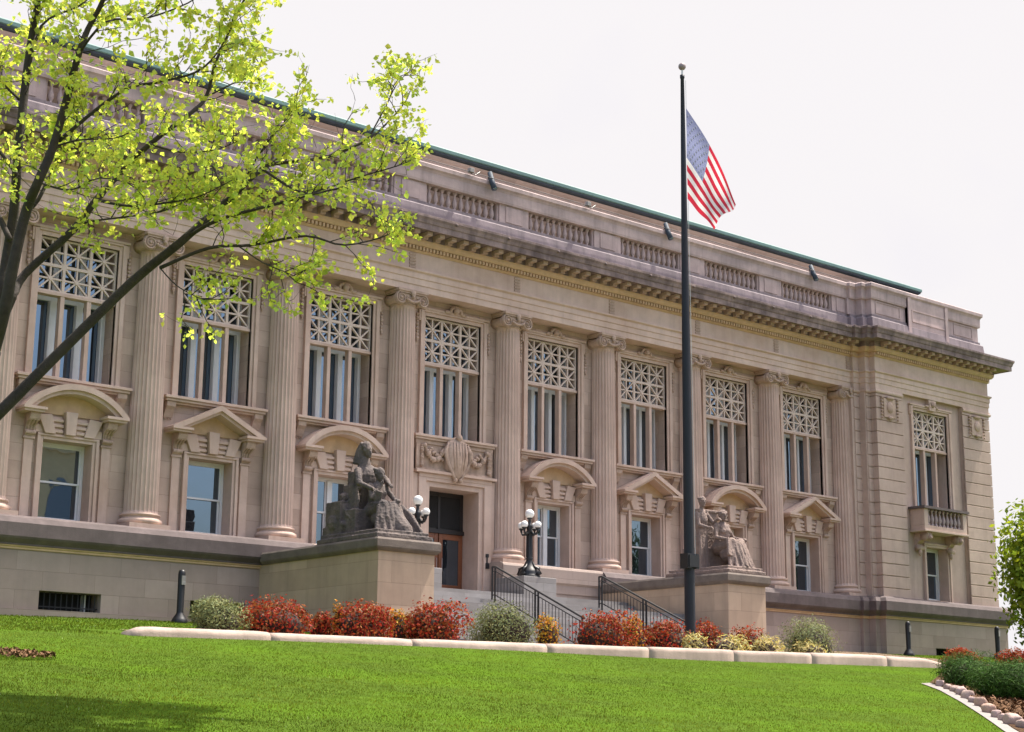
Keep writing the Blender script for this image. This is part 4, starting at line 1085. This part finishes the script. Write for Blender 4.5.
def redc(q):
    r_ = q.random()
    if r_ < .62: b = q.uniform(.6, 1.3); return (b, b*q.uniform(.7, 1.8), b)
    if r_ < .86: return (1.0, 3.6, 2.0)
    return (.45, 1.9, 1.0)
def orc(q): b = q.uniform(.5, 1.4); return (b*q.uniform(.7, 1.1), b*q.uniform(.7, 1.5), b)
def bush(name, px, py, pw, ph, y, mt, label, cat, group, colr, n, size, seed, aspect=1.0, up=0.):
    dep = (Vector((0, y, 0)) - CAM); 
    d = ray(px, py+ph/2.); t = (y-CAM.y)/d.y; base = CAM + d*t; dist = (base-CAM).dot(fw); mpp = dist/FPX
    gz_ = ground(base.x, y); w = pw*mpp; top = (CAM + ray(px, py-ph/2.)*t).z
    h_ = top-gz_; 
    e = empty(name, (base.x, y, gz_), label, cat, group)
    rx = w*.66; rz = h_*.72; c = (0, 0, h_*.30)
    lv = cloud(c, rx, rx*.85, rz, n, size, colr, seed=seed, inner=.62, aspect=aspect, up=up, zmin=.02, lumps=7)
    leafmesh('foliage', lv, mt, e)
    tw = MB(); q = random.Random(seed+99)
    for k in range(26):
        a = q.uniform(0, 2*math.pi); el = q.uniform(.5, 1.35); dd = Vector((math.cos(a)*math.cos(el)*rx, math.sin(a)*math.cos(el)*rx*.8, math.sin(el)*h_*.85))
        tw.tube([(0, 0, -.05), tuple(dd*.5+Vector((0, 0, .03))), tuple(dd*.92)], [.018, .012, .006], 5)
    tw.smooth = True
    tw.ball((0, 0, h_*.30), 1, 12, (rx*.60, rx*.5, h_*.38))  # solid dark core stands in for the shade inside the bush
    build(tw, 'stems_and_core', M['twig'], e)
    return e
Y1 = -10.9
GR, GG, GP, GO = 'red-leaved bushes along the curb', 'grey green evergreen bushes along the curb', 'pale bladed clumps along the curb', 'orange and yellow bushes along the curb'
j = c_jit(.55, 1.35, .15)
bush('evergreen_bush', 219, 611, 52, 34, Y1, M['yew'], 'rounded grey green evergreen bush at the left end of the curb', 'bush', GG, j, 7980, .062, 1, .6, .5)
bush('red_bush', 275, 612, 76, 36, Y1, M['red'], 'widest red-leaved bush, just right of the leftmost evergreen bush', 'bush', GR, redc, 5400, .08, 2)
bush('red_bush', 321, 620, 22, 20, Y1+.4, M['red'], 'small low red bush wedged between two large red bushes', 'bush', GR, redc, 900, .08, 3)
bush('yellow_bush', 337, 614, 10, 30, Y1+.2, M['orange'], 'thin upright yellow sprig between the two large red bushes at the left', 'bush', GO, orc, 300, .08, 4)
bush('red_bush', 361, 616, 64, 36, Y1, M['red'], 'large red-leaved bush below the dark left statue', 'bush', GR, redc, 4800, .08, 5)
bush('orange_bush', 398, 618, 22, 28, Y1+.3, M['orange'], 'small orange green bush below the left pedestal corner', 'bush', GO, orc, 800, .08, 6)
bush('red_bush', 431, 614, 64, 40, Y1, M['red'], 'tall red-leaved bush in front of the entrance doors', 'bush', GR, redc, 4800, .08, 7)
bush('evergreen_bush', 506, 617, 68, 40, Y1, M['yew'], 'large grey green evergreen bush in front of the left railing', 'bush', GG, j, 10260, .062, 8, .6, .5)
bush('orange_bush', 548, 624, 28, 28, Y1+.3, M['orange'], 'small orange bush beside the evergreen before the left railing', 'bush', GO, orc, 1000, .08, 9)
bush('red_bush', 600, 624, 64, 36, Y1, M['red'], 'large red-leaved bush under the top of the right railing', 'bush', GR, redc, 4800, .08, 10)
bush('yellow_bush', 634, 626, 28, 34, Y1+.3, M['orange'], 'upright yellow orange bush behind the right stair railing foot', 'bush', GO, orc, 1400, .08, 11)
bush('red_bush', 668, 629, 50, 30, Y1, M['red'], 'red-leaved bush directly left of the flagpole foot', 'bush', GR, redc, 3900, .08, 12)
bush('red_bush', 707, 630, 34, 26, Y1+.6, M['red'], 'low red-leaved bush directly right of the flagpole foot', 'bush', GR, redc, 2400, .08, 13)
bush('pale_plant', 695, 638, 36, 16, Y1-.5, M['pale'], 'pale cream bladed clump in front of the flagpole foot', 'plant', GP, j, 900, .16, 14, .35, .8)
bush('pale_plant', 727, 639, 34, 16, Y1-.5, M['pale'], 'pale cream bladed clump below the right statue', 'plant', GP, j, 900, .16, 15, .35, .8)
bush('red_bush', 748, 634, 38, 20, Y1+.4, M['red'], 'low red bush in front of the right pedestal', 'bush', GR, redc, 2250, .08, 16)
bush('pale_plant', 766, 641, 30, 14, Y1-.5, M['pale'], 'pale cream bladed clump left of the rightmost evergreen', 'plant', GP, j, 800, .16, 17, .35, .8)
bush('evergreen_bush', 812, 632, 60, 34, Y1, M['yew'], 'rounded grey green evergreen bush near the right end of the curb', 'bush', GG, j, 9120, .062, 18, .6, .5)
bush('pale_plant', 812, 644, 38, 14, Y1-.6, M['pale'], 'pale straw clump in front of the rightmost evergreen bush', 'plant', GP, j, 900, .16, 19, .35, .8)
# right-hand bed
GQ = 'plants of the right-hand bed'
bush('red_bush', 962, 656, 38, 18, -12.5, M['red'], 'low red bush behind the dark junipers before the pavilion', 'bush', GQ, redc, 2250, .08, 20)
bush('red_bush', 1014, 657, 34, 18, -12.5, M['red'], 'low red bush under the leafy tree at the right edge', 'bush', GQ, redc, 2250, .08, 21)
for k, (px, py, pw, ph, yy, lab) in enumerate(((968, 673, 62, 42, ghit(968, 688).y, 'dark green feathery juniper, nearer the courthouse of the two'), (1012, 683, 88, 54, ghit(1008, 699).y, 'dark green feathery juniper spilling out at the right edge'))):
    bush('juniper', px, py, pw, ph, yy, M['juniper'], lab, 'shrub', GQ, c_jit(.35, 1.6, .15), 15000, .13, 30+k, .16, .9)
# mulch bed, edging strip and border stones at the right
def strip(pa, pb, name, mt, off, label, cat, kind, n=24):
    A = [ghit(*p) for p in pa]; B = [ghit(*p) for p in pb]
    def inter(P, t):
        f = t*(len(P)-1); i_ = min(int(f), len(P)-2); return P[i_].lerp(P[i_+1], f-i_)
    vs, fs = [], []
    for i_ in range(n+1):
        for j_ in range(9):
            p = inter(A, i_/n).lerp(inter(B, i_/n), j_/8.); vs.append((p.x, p.y, ground(p.x, p.y)+off))
    for i_ in range(n):
        for j_ in range(8): fs.append([i_*9+j_, (i_+1)*9+j_, (i_+1)*9+j_+1, i_*9+j_+1])
    m_ = MB().add(vs, fs); m_.smooth = True; return tag(build(m_, name, mt, recalc=False), label, cat, kind=kind)
E0 = [(921, 684), (940, 691), (960, 702), (980, 715), (1004, 732), (1030, 748)]
E1 = [(930, 683.5), (950, 691), (969, 701), (990, 714), (1014, 730), (1042, 746)]
strip(E0, E1, 'edging_strip', M['grey'], .018, 'pale concrete edging strip between lawn and stones', 'edging', None)
strip(E1, [(948, 668), (985, 668), (1015, 670), (1050, 676), (1080, 690), (1120, 700)], 'mulch_bed', M['mulch'], .03, 'brown bark mulch of the right-hand bed', 'mulch', 'structure')
rk = random.Random(11)
SR = [(936, 685, 9), (944, 688, 8), (951, 690.5, 9), (957.5, 693.5, 12), (964, 697.5, 12), (968.5, 701.5, 9), (977, 705, 13), (985, 711.5, 14), (993, 716.5, 11), (1000, 719.5, 10), (1009, 723.5, 16), (1020, 727.5, 13), (1031, 735, 15), (1043, 741, 15)]
DSC = ['smallest pale yellow cobble at the top end of the stone edging', 'flat pink cobble, second from the top of the stone edging', 'grey pink cobble, third down the stone edging', 'broad pink cobble, fourth down the stone edging', 'flat pale cobble with a dark shaded gap, fifth down the edging', 'small pale cobble, sixth down the stone edging', 'wide tan cobble, seventh down the stone edging', 'large square pink cobble, eighth down the stone edging', 'leaning pink cobble, ninth down the stone edging', 'narrow tan cobble beside the biggest block of the edging', 'biggest blocky cobble of the edging, near the right frame edge', 'mauve shaded cobble cut by the right frame edge', 'rounded cobble of the edging just outside the right corner', 'last cobble of the edging beyond the right corner']
for (px, py, w), ds in zip(SR, DSC):
    p = ghit(px+4, py+2); dist = (p-CAM).dot(fw); r_ = w*dist/FPX*.68
    b = MB(); b.smooth = True; vs_ = []
    b.ball((0, 0, 0), r_, 16, (rk.uniform(.9, 1.2), rk.uniform(.7, .95), rk.uniform(.62, .85)))
    sd = rk.uniform(0, 50)
    b.v = [tuple(Vector(v)*(1+.30*noise.noise(Vector(v)/r_*1.1+Vector((sd, 0, 0))))) for v in b.v]
    # flatten to blocky faces
    b.v = [tuple(max(-r_*.66, min(r_*.66, c_)) for c_ in v) for v in b.v]
    t = rk.choice([(1, 1, 1), (1.15, 1.15, 1.2), (.9, .9, .95), (1.1, 1.0, .9)]); b.tint = [t]*len(b.v)
    o = build(b, 'border_stone', M['rock'], None, loc=(p.x, p.y, p.z+r_*.45)); o.rotation_euler = (rk.uniform(-.2, .2), rk.uniform(-.2, .2), rk.uniform(0, 6))
    tag(o, ds, 'stone', 'cobbles edging the right-hand bed')
# bark chips and a patch of dead leaves
def chips(name, cx_, cy_, rx, ry, n, label, seed, hit=True, size=.07):
    q = random.Random(seed); V_, F_, T_ = [], [], []
    for _ in range(n):
        a = q.uniform(0, 2*math.pi); r_ = math.sqrt(q.random()); 
        if hit: p = ghit(cx_+rx*r_*math.cos(a), cy_+ry*r_*math.sin(a))
        else: p = Vector((cx_+rx*r_*math.cos(a), cy_+ry*r_*math.sin(a), 0)); 
        if not hit or p.x > edge_x(p.y)+.5 and p.y < EW[0].y+1.5: pass
        else: continue
        z = ground(p.x, p.y)+.05+q.random()*.05; o = len(V_); s_ = size*q.uniform(.4, 1.2); g_ = q.uniform(0, 6.3)
        ax = Vector((math.cos(g_), math.sin(g_), q.gauss(0, .5)))*s_; bx2 = Vector((-math.sin(g_), math.cos(g_), q.gauss(0, .6)))*s_*.45; P0 = Vector((p.x, p.y, z))
        V_ += [tuple(P0-ax), tuple(P0+bx2), tuple(P0+ax), tuple(P0-bx2)]; F_.append((o, o+1, o+2, o+3)); b_ = q.uniform(.5, 1.9); T_ += [(b_, b_*.95, b_*.9)]*4
    return tag(leafmesh(name, (V_, F_, T_), M['chip']), label, 'mulch', kind='stuff')
M['chip'] = mat('bark chips', (.13, .08, .05), .9, .3, 9, attr=True, spec=0)
pm = ghit(-6, 656)
chips('dead_leaves', pm.x, pm.y, .95, .8, 1500, 'patch of dry reddish brown leaves on the lawn at the left edge', 5, False, .04)
chips('bark_chips', 1010, 696, 75, 30, 5000, 'loose bark chips between the junipers and the cobbles', 6, True)
# white-topped well cover at the far right
w0 = Vector((45.6, -4.2, ground(45.6, -4.2)))
e = empty('well_cover', tuple(w0), 'low box with a white slab lid at the foot of the pavilion', 'well cover')
build(MB().box(-.8, .8, -.5, .5, -.1, .18), 'well_wall', M['dark'], e); build(MB().box(-.9, .9, -.6, .6, .181, .27), 'lid', M['white'], e, bevel=.01)

# ================================================================== TREES
def limb(mb, pts, r0_, r1_, n=8):
    P = [Vector(p) for p in pts]
    # smooth subdivision
    Q = []
    for i_ in range(len(P)-1):
        p0 = P[max(i_-1, 0)]; p1 = P[i_]; p2 = P[i_+1]; p3 = P[min(i_+2, len(P)-1)]
        for k in range(4):
            t = k/4.; Q.append(.5*((2*p1)+(-p0+p2)*t+(2*p0-5*p1+4*p2-p3)*t*t+(-p0+3*p1-3*p2+p3)*t**3))
    Q.append(P[-1]); m_ = len(Q)
    mb.tube(Q, [r0_+(r1_-r0_)*(k/(m_-1.)) for k in range(m_)], n); return Q
TD = 19.0
tr = random.Random(21)
TREE_L = [  # picture path of each limb (x, y), radii at both ends, depth at both ends, leafiness (start fraction, end)
 ([(-60,470),(0,412),(59,353),(132,282),(182,241),(217,209),(235,195)], .105, .05, 19, 19.2, .82),
 ([(235,195),(262,169),(280,163),(327,157),(368,139),(390,120),(406,101)], .042, .010, 19.2, 20.2, .0),
 ([(368,139),(385,108),(397,84),(412,69)], .014, .006, 20.0, 20.4, .35),
 ([(182,241),(218,220),(277,204),(306,196),(340,188)], .035, .012, 19.1, 18.2, .1),
 ([(262,169),(300,192),(324,189),(356,178),(397,166),(416,158)], .022, .007, 19.2, 19.8, .1),
 ([(160,268),(209,248),(253,245),(306,236),(345,245),(392,233),(405,215)], .032, .007, 19, 19.6, .15),
 ([(240,247),(262,262),(285,272),(300,278)], .014, .005, 19.1, 18.6, .3),
 ([(160,268),(176,285),(195,296),(205,300)], .012, .005, 19, 18.5, .4),
 ([(235,195),(250,170),(262,150),(280,128),(296,105)], .02, .006, 19.3, 19.9, .2),
 ([(-14,360),(0,325),(12,298),(25,274),(74,229),(96,200),(123,170),(150,144),(188,115),(206,97),(217,59),(244,0),(250,-30)], .085, .014, 18.8, 20.2, .33),
 ([(206,97),(232,84),(250,76),(262,60)], .016, .005, 20, 20.4, .2),
 ([(96,200),(130,206),(165,203),(200,196),(236,178)], .024, .007, 18.7, 17.8, .2),
 ([(150,144),(180,152),(215,150),(240,140)], .02, .006, 19.4, 18.8, .2),
 ([(-8,350),(0,300),(6,265),(14,212),(18,156),(26,79),(32,35),(38,0),(42,-40)], .105, .04, 19.2, 19.4, .42),
 ([(-6,350),(4,313),(14,262),(26,212),(38,182),(53,147),(68,94),(79,53),(88,29),(103,0),(112,-35)], .10, .03, 18.6, 18.0, .40),
 ([(59,141),(97,109),(129,88),(159,82),(194,73),(214,57),(230,30),(240,4)], .03, .007, 18.3, 17.4, .05),
 ([(28,78),(41,26),(79,6),(95,-8)], .025, .01, 19.3, 19.6, .1),
 ([(79,53),(106,22),(147,18),(188,3),(200,-8)], .022, .007, 18, 17.4, .1),
 ([(26,212),(38,200),(53,170),(66,150),(88,134)], .04, .015, 19, 19.4, .3),
 ([(18,176),(6,160),(-10,140),(-40,110)], .035, .015, 19, 19.5, .1),
 ([(10,240),(-10,200),(-40,160),(-80,120)], .05, .02, 19.2, 19.8, .3),
 ([(74,229),(88,222),(125,217),(160,212),(190,200),(214,196)], .02, .006, 18.9, 18.3, .1),
 ([(53,147),(80,140),(115,138),(140,128)], .018, .006, 18.4, 19, .1),
 ([(38,182),(70,190),(100,178),(140,186)], .018, .006, 18.6, 17.9, .1),
 ([(20,100),(0,80),(-20,50)], .025, .01, 19.3, 19.6, .1),
 ([(-60,470),(-110,380),(-180,300),(-260,230),(-320,150)], .10, .02, 19.3, 20.5, .3),
 ([(-60,470),(-70,330),(-90,210),(-120,90),(-140,-30)], .10, .02, 19.5, 20.5, .3),
 ([(-100,240),(-170,170),(-230,100),(-260,20)], .04, .01, 18.5, 17.5, .2),
 ([(42,-40),(55,-110),(60,-200),(80,-280)], .04, .008, 19.4, 19.6, .0),
 ([(112,-35),(140,-90),(170,-160),(175,-230)], .03, .008, 18, 18.6, .0),
 ([(112,-35),(230,-150),(360,-225),(480,-260),(600,-275),(680,-280)], .05, .012, 18.2, 23.2, .35),  # from here, unseen limbs above the frame, added to shade the lawn
 ([(230,-150),(330,-190),(440,-200),(540,-215),(640,-205)], .03, .008, 19, 21.8, .2),
 ([(360,-225),(460,-310),(560,-340),(640,-360)], .03, .008, 20, 22.8, .2),
 ([(112,-35),(240,-190),(400,-280),(560,-320),(700,-350)], .04, .01, 18.2, 20, .35),
 ([(240,-190),(400,-220),(520,-250),(660,-280)], .03, .008, 18.4, 20.5, .3),
 ([(60,-200),(180,-240),(320,-290),(420,-300)], .03, .008, 19.6, 21.5, .2),
 ([(38,0),(0,-60),(-50,-130),(-70,-220)], .035, .008, 19.4, 20.4, .0),
]
tb = MB(); tb.smooth = True; LV, LF, LT = [], [], []
def add_leaf(p, s_, down=.5):
    d = Vector((tr.gauss(0, 1), tr.gauss(0, 1), tr.gauss(-down, .7))).normalized()       # tip direction, hanging
    w_ = d.cross(Vector((tr.gauss(0, 1), tr.gauss(0, 1), tr.gauss(0, 1)))).normalized(); n_ = d.cross(w_)
    o = len(LV)
    c_ = p + d*s_*.5
    LV.extend([tuple(p), tuple(c_ - d*s_*.12 + w_*s_*.42 + n_*s_*.14), tuple(c_ + d*s_*.22 + w_*s_*.25 + n_*s_*.10), tuple(p+d*s_), tuple(c_ + d*s_*.22 - w_*s_*.25 + n_*s_*.10), tuple(c_ - d*s_*.12 - w_*s_*.42 + n_*s_*.14)])
    LF.append((o, o+1, o+2, o+3)); LF.append((o, o+3, o+4, o+5))
    b = tr.uniform(.65, 1.25); y_ = tr.uniform(.85, 1.15); LT.extend([(b*y_, b, b*.9)]*6)
LS = [1.]
def twig(p, d, L, r_, depth):
    pts = [p]; q = p.copy(); dd = d.copy()
    n_ = 4
    for k in range(n_):
        dd = (dd + Vector((tr.gauss(0, .25), tr.gauss(0, .25), tr.gauss(.04, .2)))).normalized(); q = q + dd*L/n_; pts.append(q.copy())
    tb.tube(pts, [r_*(1-.18*k) for k in range(n_+1)], 4)
    if depth > 0:
        for k in range(1, n_+1):
            if tr.random() < .8: twig(pts[k], (dd + Vector((tr.gauss(0, .8), tr.gauss(0, .8), tr.gauss(0, .6)))).normalized(), L*.5, r_*.5, depth-1)
    for k in range(2, n_+1):
        if tr.random() < .72:
            for _ in range(tr.randint(2, 6)): add_leaf(pts[k]+Vector((tr.gauss(0, .045), tr.gauss(0, .045), tr.gauss(-.02, .045))), tr.uniform(.045, .105)*LS[0])
KT = 22/19.
for path, ra, rb, d0, d1, lf in TREE_L:
    d0 *= KT; d1 *= KT; ra *= KT*.74; rb *= KT*.72
    n_ = len(path); P = []
    for i_, (px, py) in enumerate(path):
        t = i_/(n_-1.); P.append(at(px, py, d0+(d1-d0)*t + .12*math.sin(i_*2.3+ra*90)))
    Q = limb(tb, P, ra, rb, 10 if ra > .05 else 7)
    m_ = len(Q)
    for k in range(m_-1):
        f = k/(m_-1.)
        if f < lf: continue
        seg = (Q[k+1]-Q[k]); L = seg.length
        hi_ = path[-1][1] < -20 and path[-1][0] > 400; LS[0] = 1.7 if hi_ else 1.  # larger, denser leaves on the added limbs to deepen the lawn shade
        for _ in range(max(1, int(L*((6.4 if ra > .035 else 5.4)*(2.4 if hi_ else 1))+tr.random()))):
            p = Q[k] + seg*tr.random(); side_ = Vector((tr.gauss(0, 1), tr.gauss(0, 1), tr.gauss(.25, .8))).normalized()
            dd = (seg.normalized()*.7 + side_).normalized(); twig(p, dd, tr.uniform(.28, .85)*(1.15-.3*f)*(1.4 if hi_ else 1), .0085, 1)
    for _ in range(6): add_leaf(Q[-1], .1)
fork = at(-60, 470, 22.2); tg_ = ground(fork.x-.5, fork.y)
base = Vector((fork.x-.45, fork.y, tg_))
limb(tb, [base+Vector((0,0,-.2)), base+Vector((.02, 0, .5)), base.lerp(fork, .6), fork, at(-35, 410, 22.1), at(-8, 350, 21.9)], .26, .13, 14)
limb(tb, [fork, at(-50, 430, 22.2), at(-14, 360, 21.8)], .13, .085, 10)
print('tree leaves', len(LF)//2)
tl_ = empty('tree', tuple(base), 'near tree with dark limbs and fresh yellow-green leaves reaching in at the left', 'tree')
def rebase(o, b):                                      # keep mesh where it is while parented
    o.parent = tl_; o.location = -b
to = build(tb, 'trunk', M['bark'], None); rebase(to, base)
lo_ = leafmesh('crown', (LV, LF, LT), M['leaf']); rebase(lo_, base)

def round_tree(name, x, y, z, h_, rx, rz, n, size, mt, label, group, seed, crown_z=None, lumps=14):
    e = empty(name, (x, y, z), label, 'tree', group)
    c = crown_z if crown_z else h_-rz
    t_ = MB(); t_.smooth = True; q = random.Random(seed)
    limb(t_, [(0, 0, -.3), (.05, 0, c*.5), (0, .05, c), (0, 0, c+rz*.6)], .16*h_/7, .05, 10)
    for k in range(9):
        a = q.uniform(0, 6.28); zz = c-rz*.4+q.random()*rz*.8; limb(t_, [(0, 0, zz-.4), (math.cos(a)*rx*.35, math.sin(a)*rx*.35, zz+.1), (math.cos(a)*rx*.75, math.sin(a)*rx*.75, zz+.5)], .05*h_/7, .015, 6)
    build(t_, 'trunk', M['bark'], e)
    lv = cloud((0, 0, c), rx, rx, rz, n, size, c_jit(.5, 1.35, .12), lumps=lumps, seed=seed, inner=.3)
    leafmesh('crown', lv, mt, e); return e
# the small bright tree at the right edge, before the pavilion corner
rp_ = CAM + ray(1088, 600)*((-9.0-CAM.y)/ray(1088, 600).y)
gz_ = ground(rp_.x, -9.0)
round_tree('tree', rp_.x, -9.0, gz_, 7.6, 3.2, 4.2, 60000, .225, M['leafg'], 'bright yellow-green tree cut by the right edge before the pavilion', None, 41, crown_z=3.35, lumps=30)
# what the window panes mirror: trees and a pale building over the road
q = random.Random(5)
for k, (x, y, h_) in enumerate(((76, -66, 22), (88, -68, 24), (100, -64, 23), (113, -68, 24), (126, -66, 22), (140, -68, 24))):
    round_tree('street_tree', x, y, -7.6, h_, 7.5, h_*.40, 6000, .7, M['leafd'], 'dark green street tree across the road, mirrored in the lower window panes', 'trees mirrored in the window panes', 60+k)
fb = empty('far_building', (36, -80, -7.6), 'pale stone building across the road, mirrored in the leftmost lower window', 'building')
b = MB(); b.box(-11, 11, -8, 0, 0, 24); b.box(-11.5, 11.5, -8, .6, 24, 26.2); b.box(-11.2, 11.2, 0, .3, 14.2, 15); build(b, 'wall', M['farwall'], fb)
for i_ in range(5):
    for k in range(4): build(MB().box(-9.8+i_*4.2, -7.4+i_*4.2, .0, .08, 1.2+k*5.6, 4.8+k*5.6), 'window', M['glass'], fb)

# ================================================================== LIGHT
EL, AZF = R(65), R(10)                                  # elevation; how far the sun stands in front of the facade plane
sd = Vector((math.cos(AZF)*math.cos(EL), -math.sin(AZF)*math.cos(EL), math.sin(EL)))
sl = bpy.data.lights.new('sun', 'SUN'); sl.energy = 4.0; sl.angle = R(.6); sl.color = (1, .94, .84)
so = bpy.data.objects.new('sun', sl); COL.objects.link(so); so.rotation_euler = (-sd).to_track_quat('-Z', 'Y').to_euler(); so.location = (20, -20, 60)
w = bpy.data.worlds.new('World'); scn.world = w; w.use_nodes = True
nt = w.node_tree; bg = nt.nodes['Background']; sk = nt.nodes.new('ShaderNodeTexSky'); sk.sky_type = 'NISHITA'
sk.sun_disc = False; sk.sun_elevation = EL; sk.sun_rotation = R(90)+AZF; sk.air_density = 1.0; sk.dust_density = 7.0; sk.ozone_density = 1.0; sk.altitude = 180
bg.inputs['Strength'].default_value = .15
def wn(t, **k):
    n_ = nt.nodes.new(t)
    for a, b in k.items(): setattr(n_, a, b)
    return n_
wt = wn('ShaderNodeTexCoord'); dt = wn('ShaderNodeVectorMath', operation='DOT_PRODUCT'); nt.links.new(wt.outputs['Generated'], dt.inputs[0]); dt.inputs[1].default_value = (.50, .80, .33)
wno = wn('ShaderNodeTexNoise'); wno.inputs['Scale'].default_value = 3.2; wno.inputs['Detail'].default_value = 6; nt.links.new(wt.outputs['Generated'], wno.inputs['Vector'])
ma = wn('ShaderNodeMath', operation='MULTIPLY_ADD'); ma.inputs[1].default_value = .5; nt.links.new(wno.outputs['Fac'], ma.inputs[0]); nt.links.new(dt.outputs['Value'], ma.inputs[2])
mr = wn('ShaderNodeMapRange', interpolation_type='SMOOTHSTEP'); mr.inputs[1].default_value = .45; mr.inputs[2].default_value = .95; nt.links.new(ma.outputs[0], mr.inputs[0])
cr = wn('ShaderNodeMix', data_type='RGBA'); cr.inputs[6].default_value = (2.78, 2.70, 2.84, 1); cr.inputs[7].default_value = (2.9, 2.81, 2.86, 1)
cn = wn('ShaderNodeTexNoise'); cn.inputs['Scale'].default_value = 6; cn.inputs['Detail'].default_value = 4; nt.links.new(wt.outputs['Generated'], cn.inputs['Vector'])
c2 = wn('ShaderNodeMapRange'); c2.inputs[1].default_value = .25; c2.inputs[2].default_value = .45; nt.links.new(cn.outputs['Fac'], c2.inputs[0]); nt.links.new(c2.outputs[0], cr.inputs[0])
wm = wn('ShaderNodeMix', data_type='RGBA'); nt.links.new(mr.outputs[0], wm.inputs[0]); nt.links.new(sk.outputs[0], wm.inputs[6]); nt.links.new(cr.outputs[2], wm.inputs[7]); nt.links.new(wm.outputs[2], bg.inputs['Color'])
scn.view_settings.view_transform = 'Standard'; scn.view_settings.look = 'None'; scn.view_settings.gamma = 1
scn.view_settings.use_curve_mapping = False; scn.view_settings.exposure = 1.12
scn.cycles.max_bounces = 8; scn.cycles.use_denoising = True
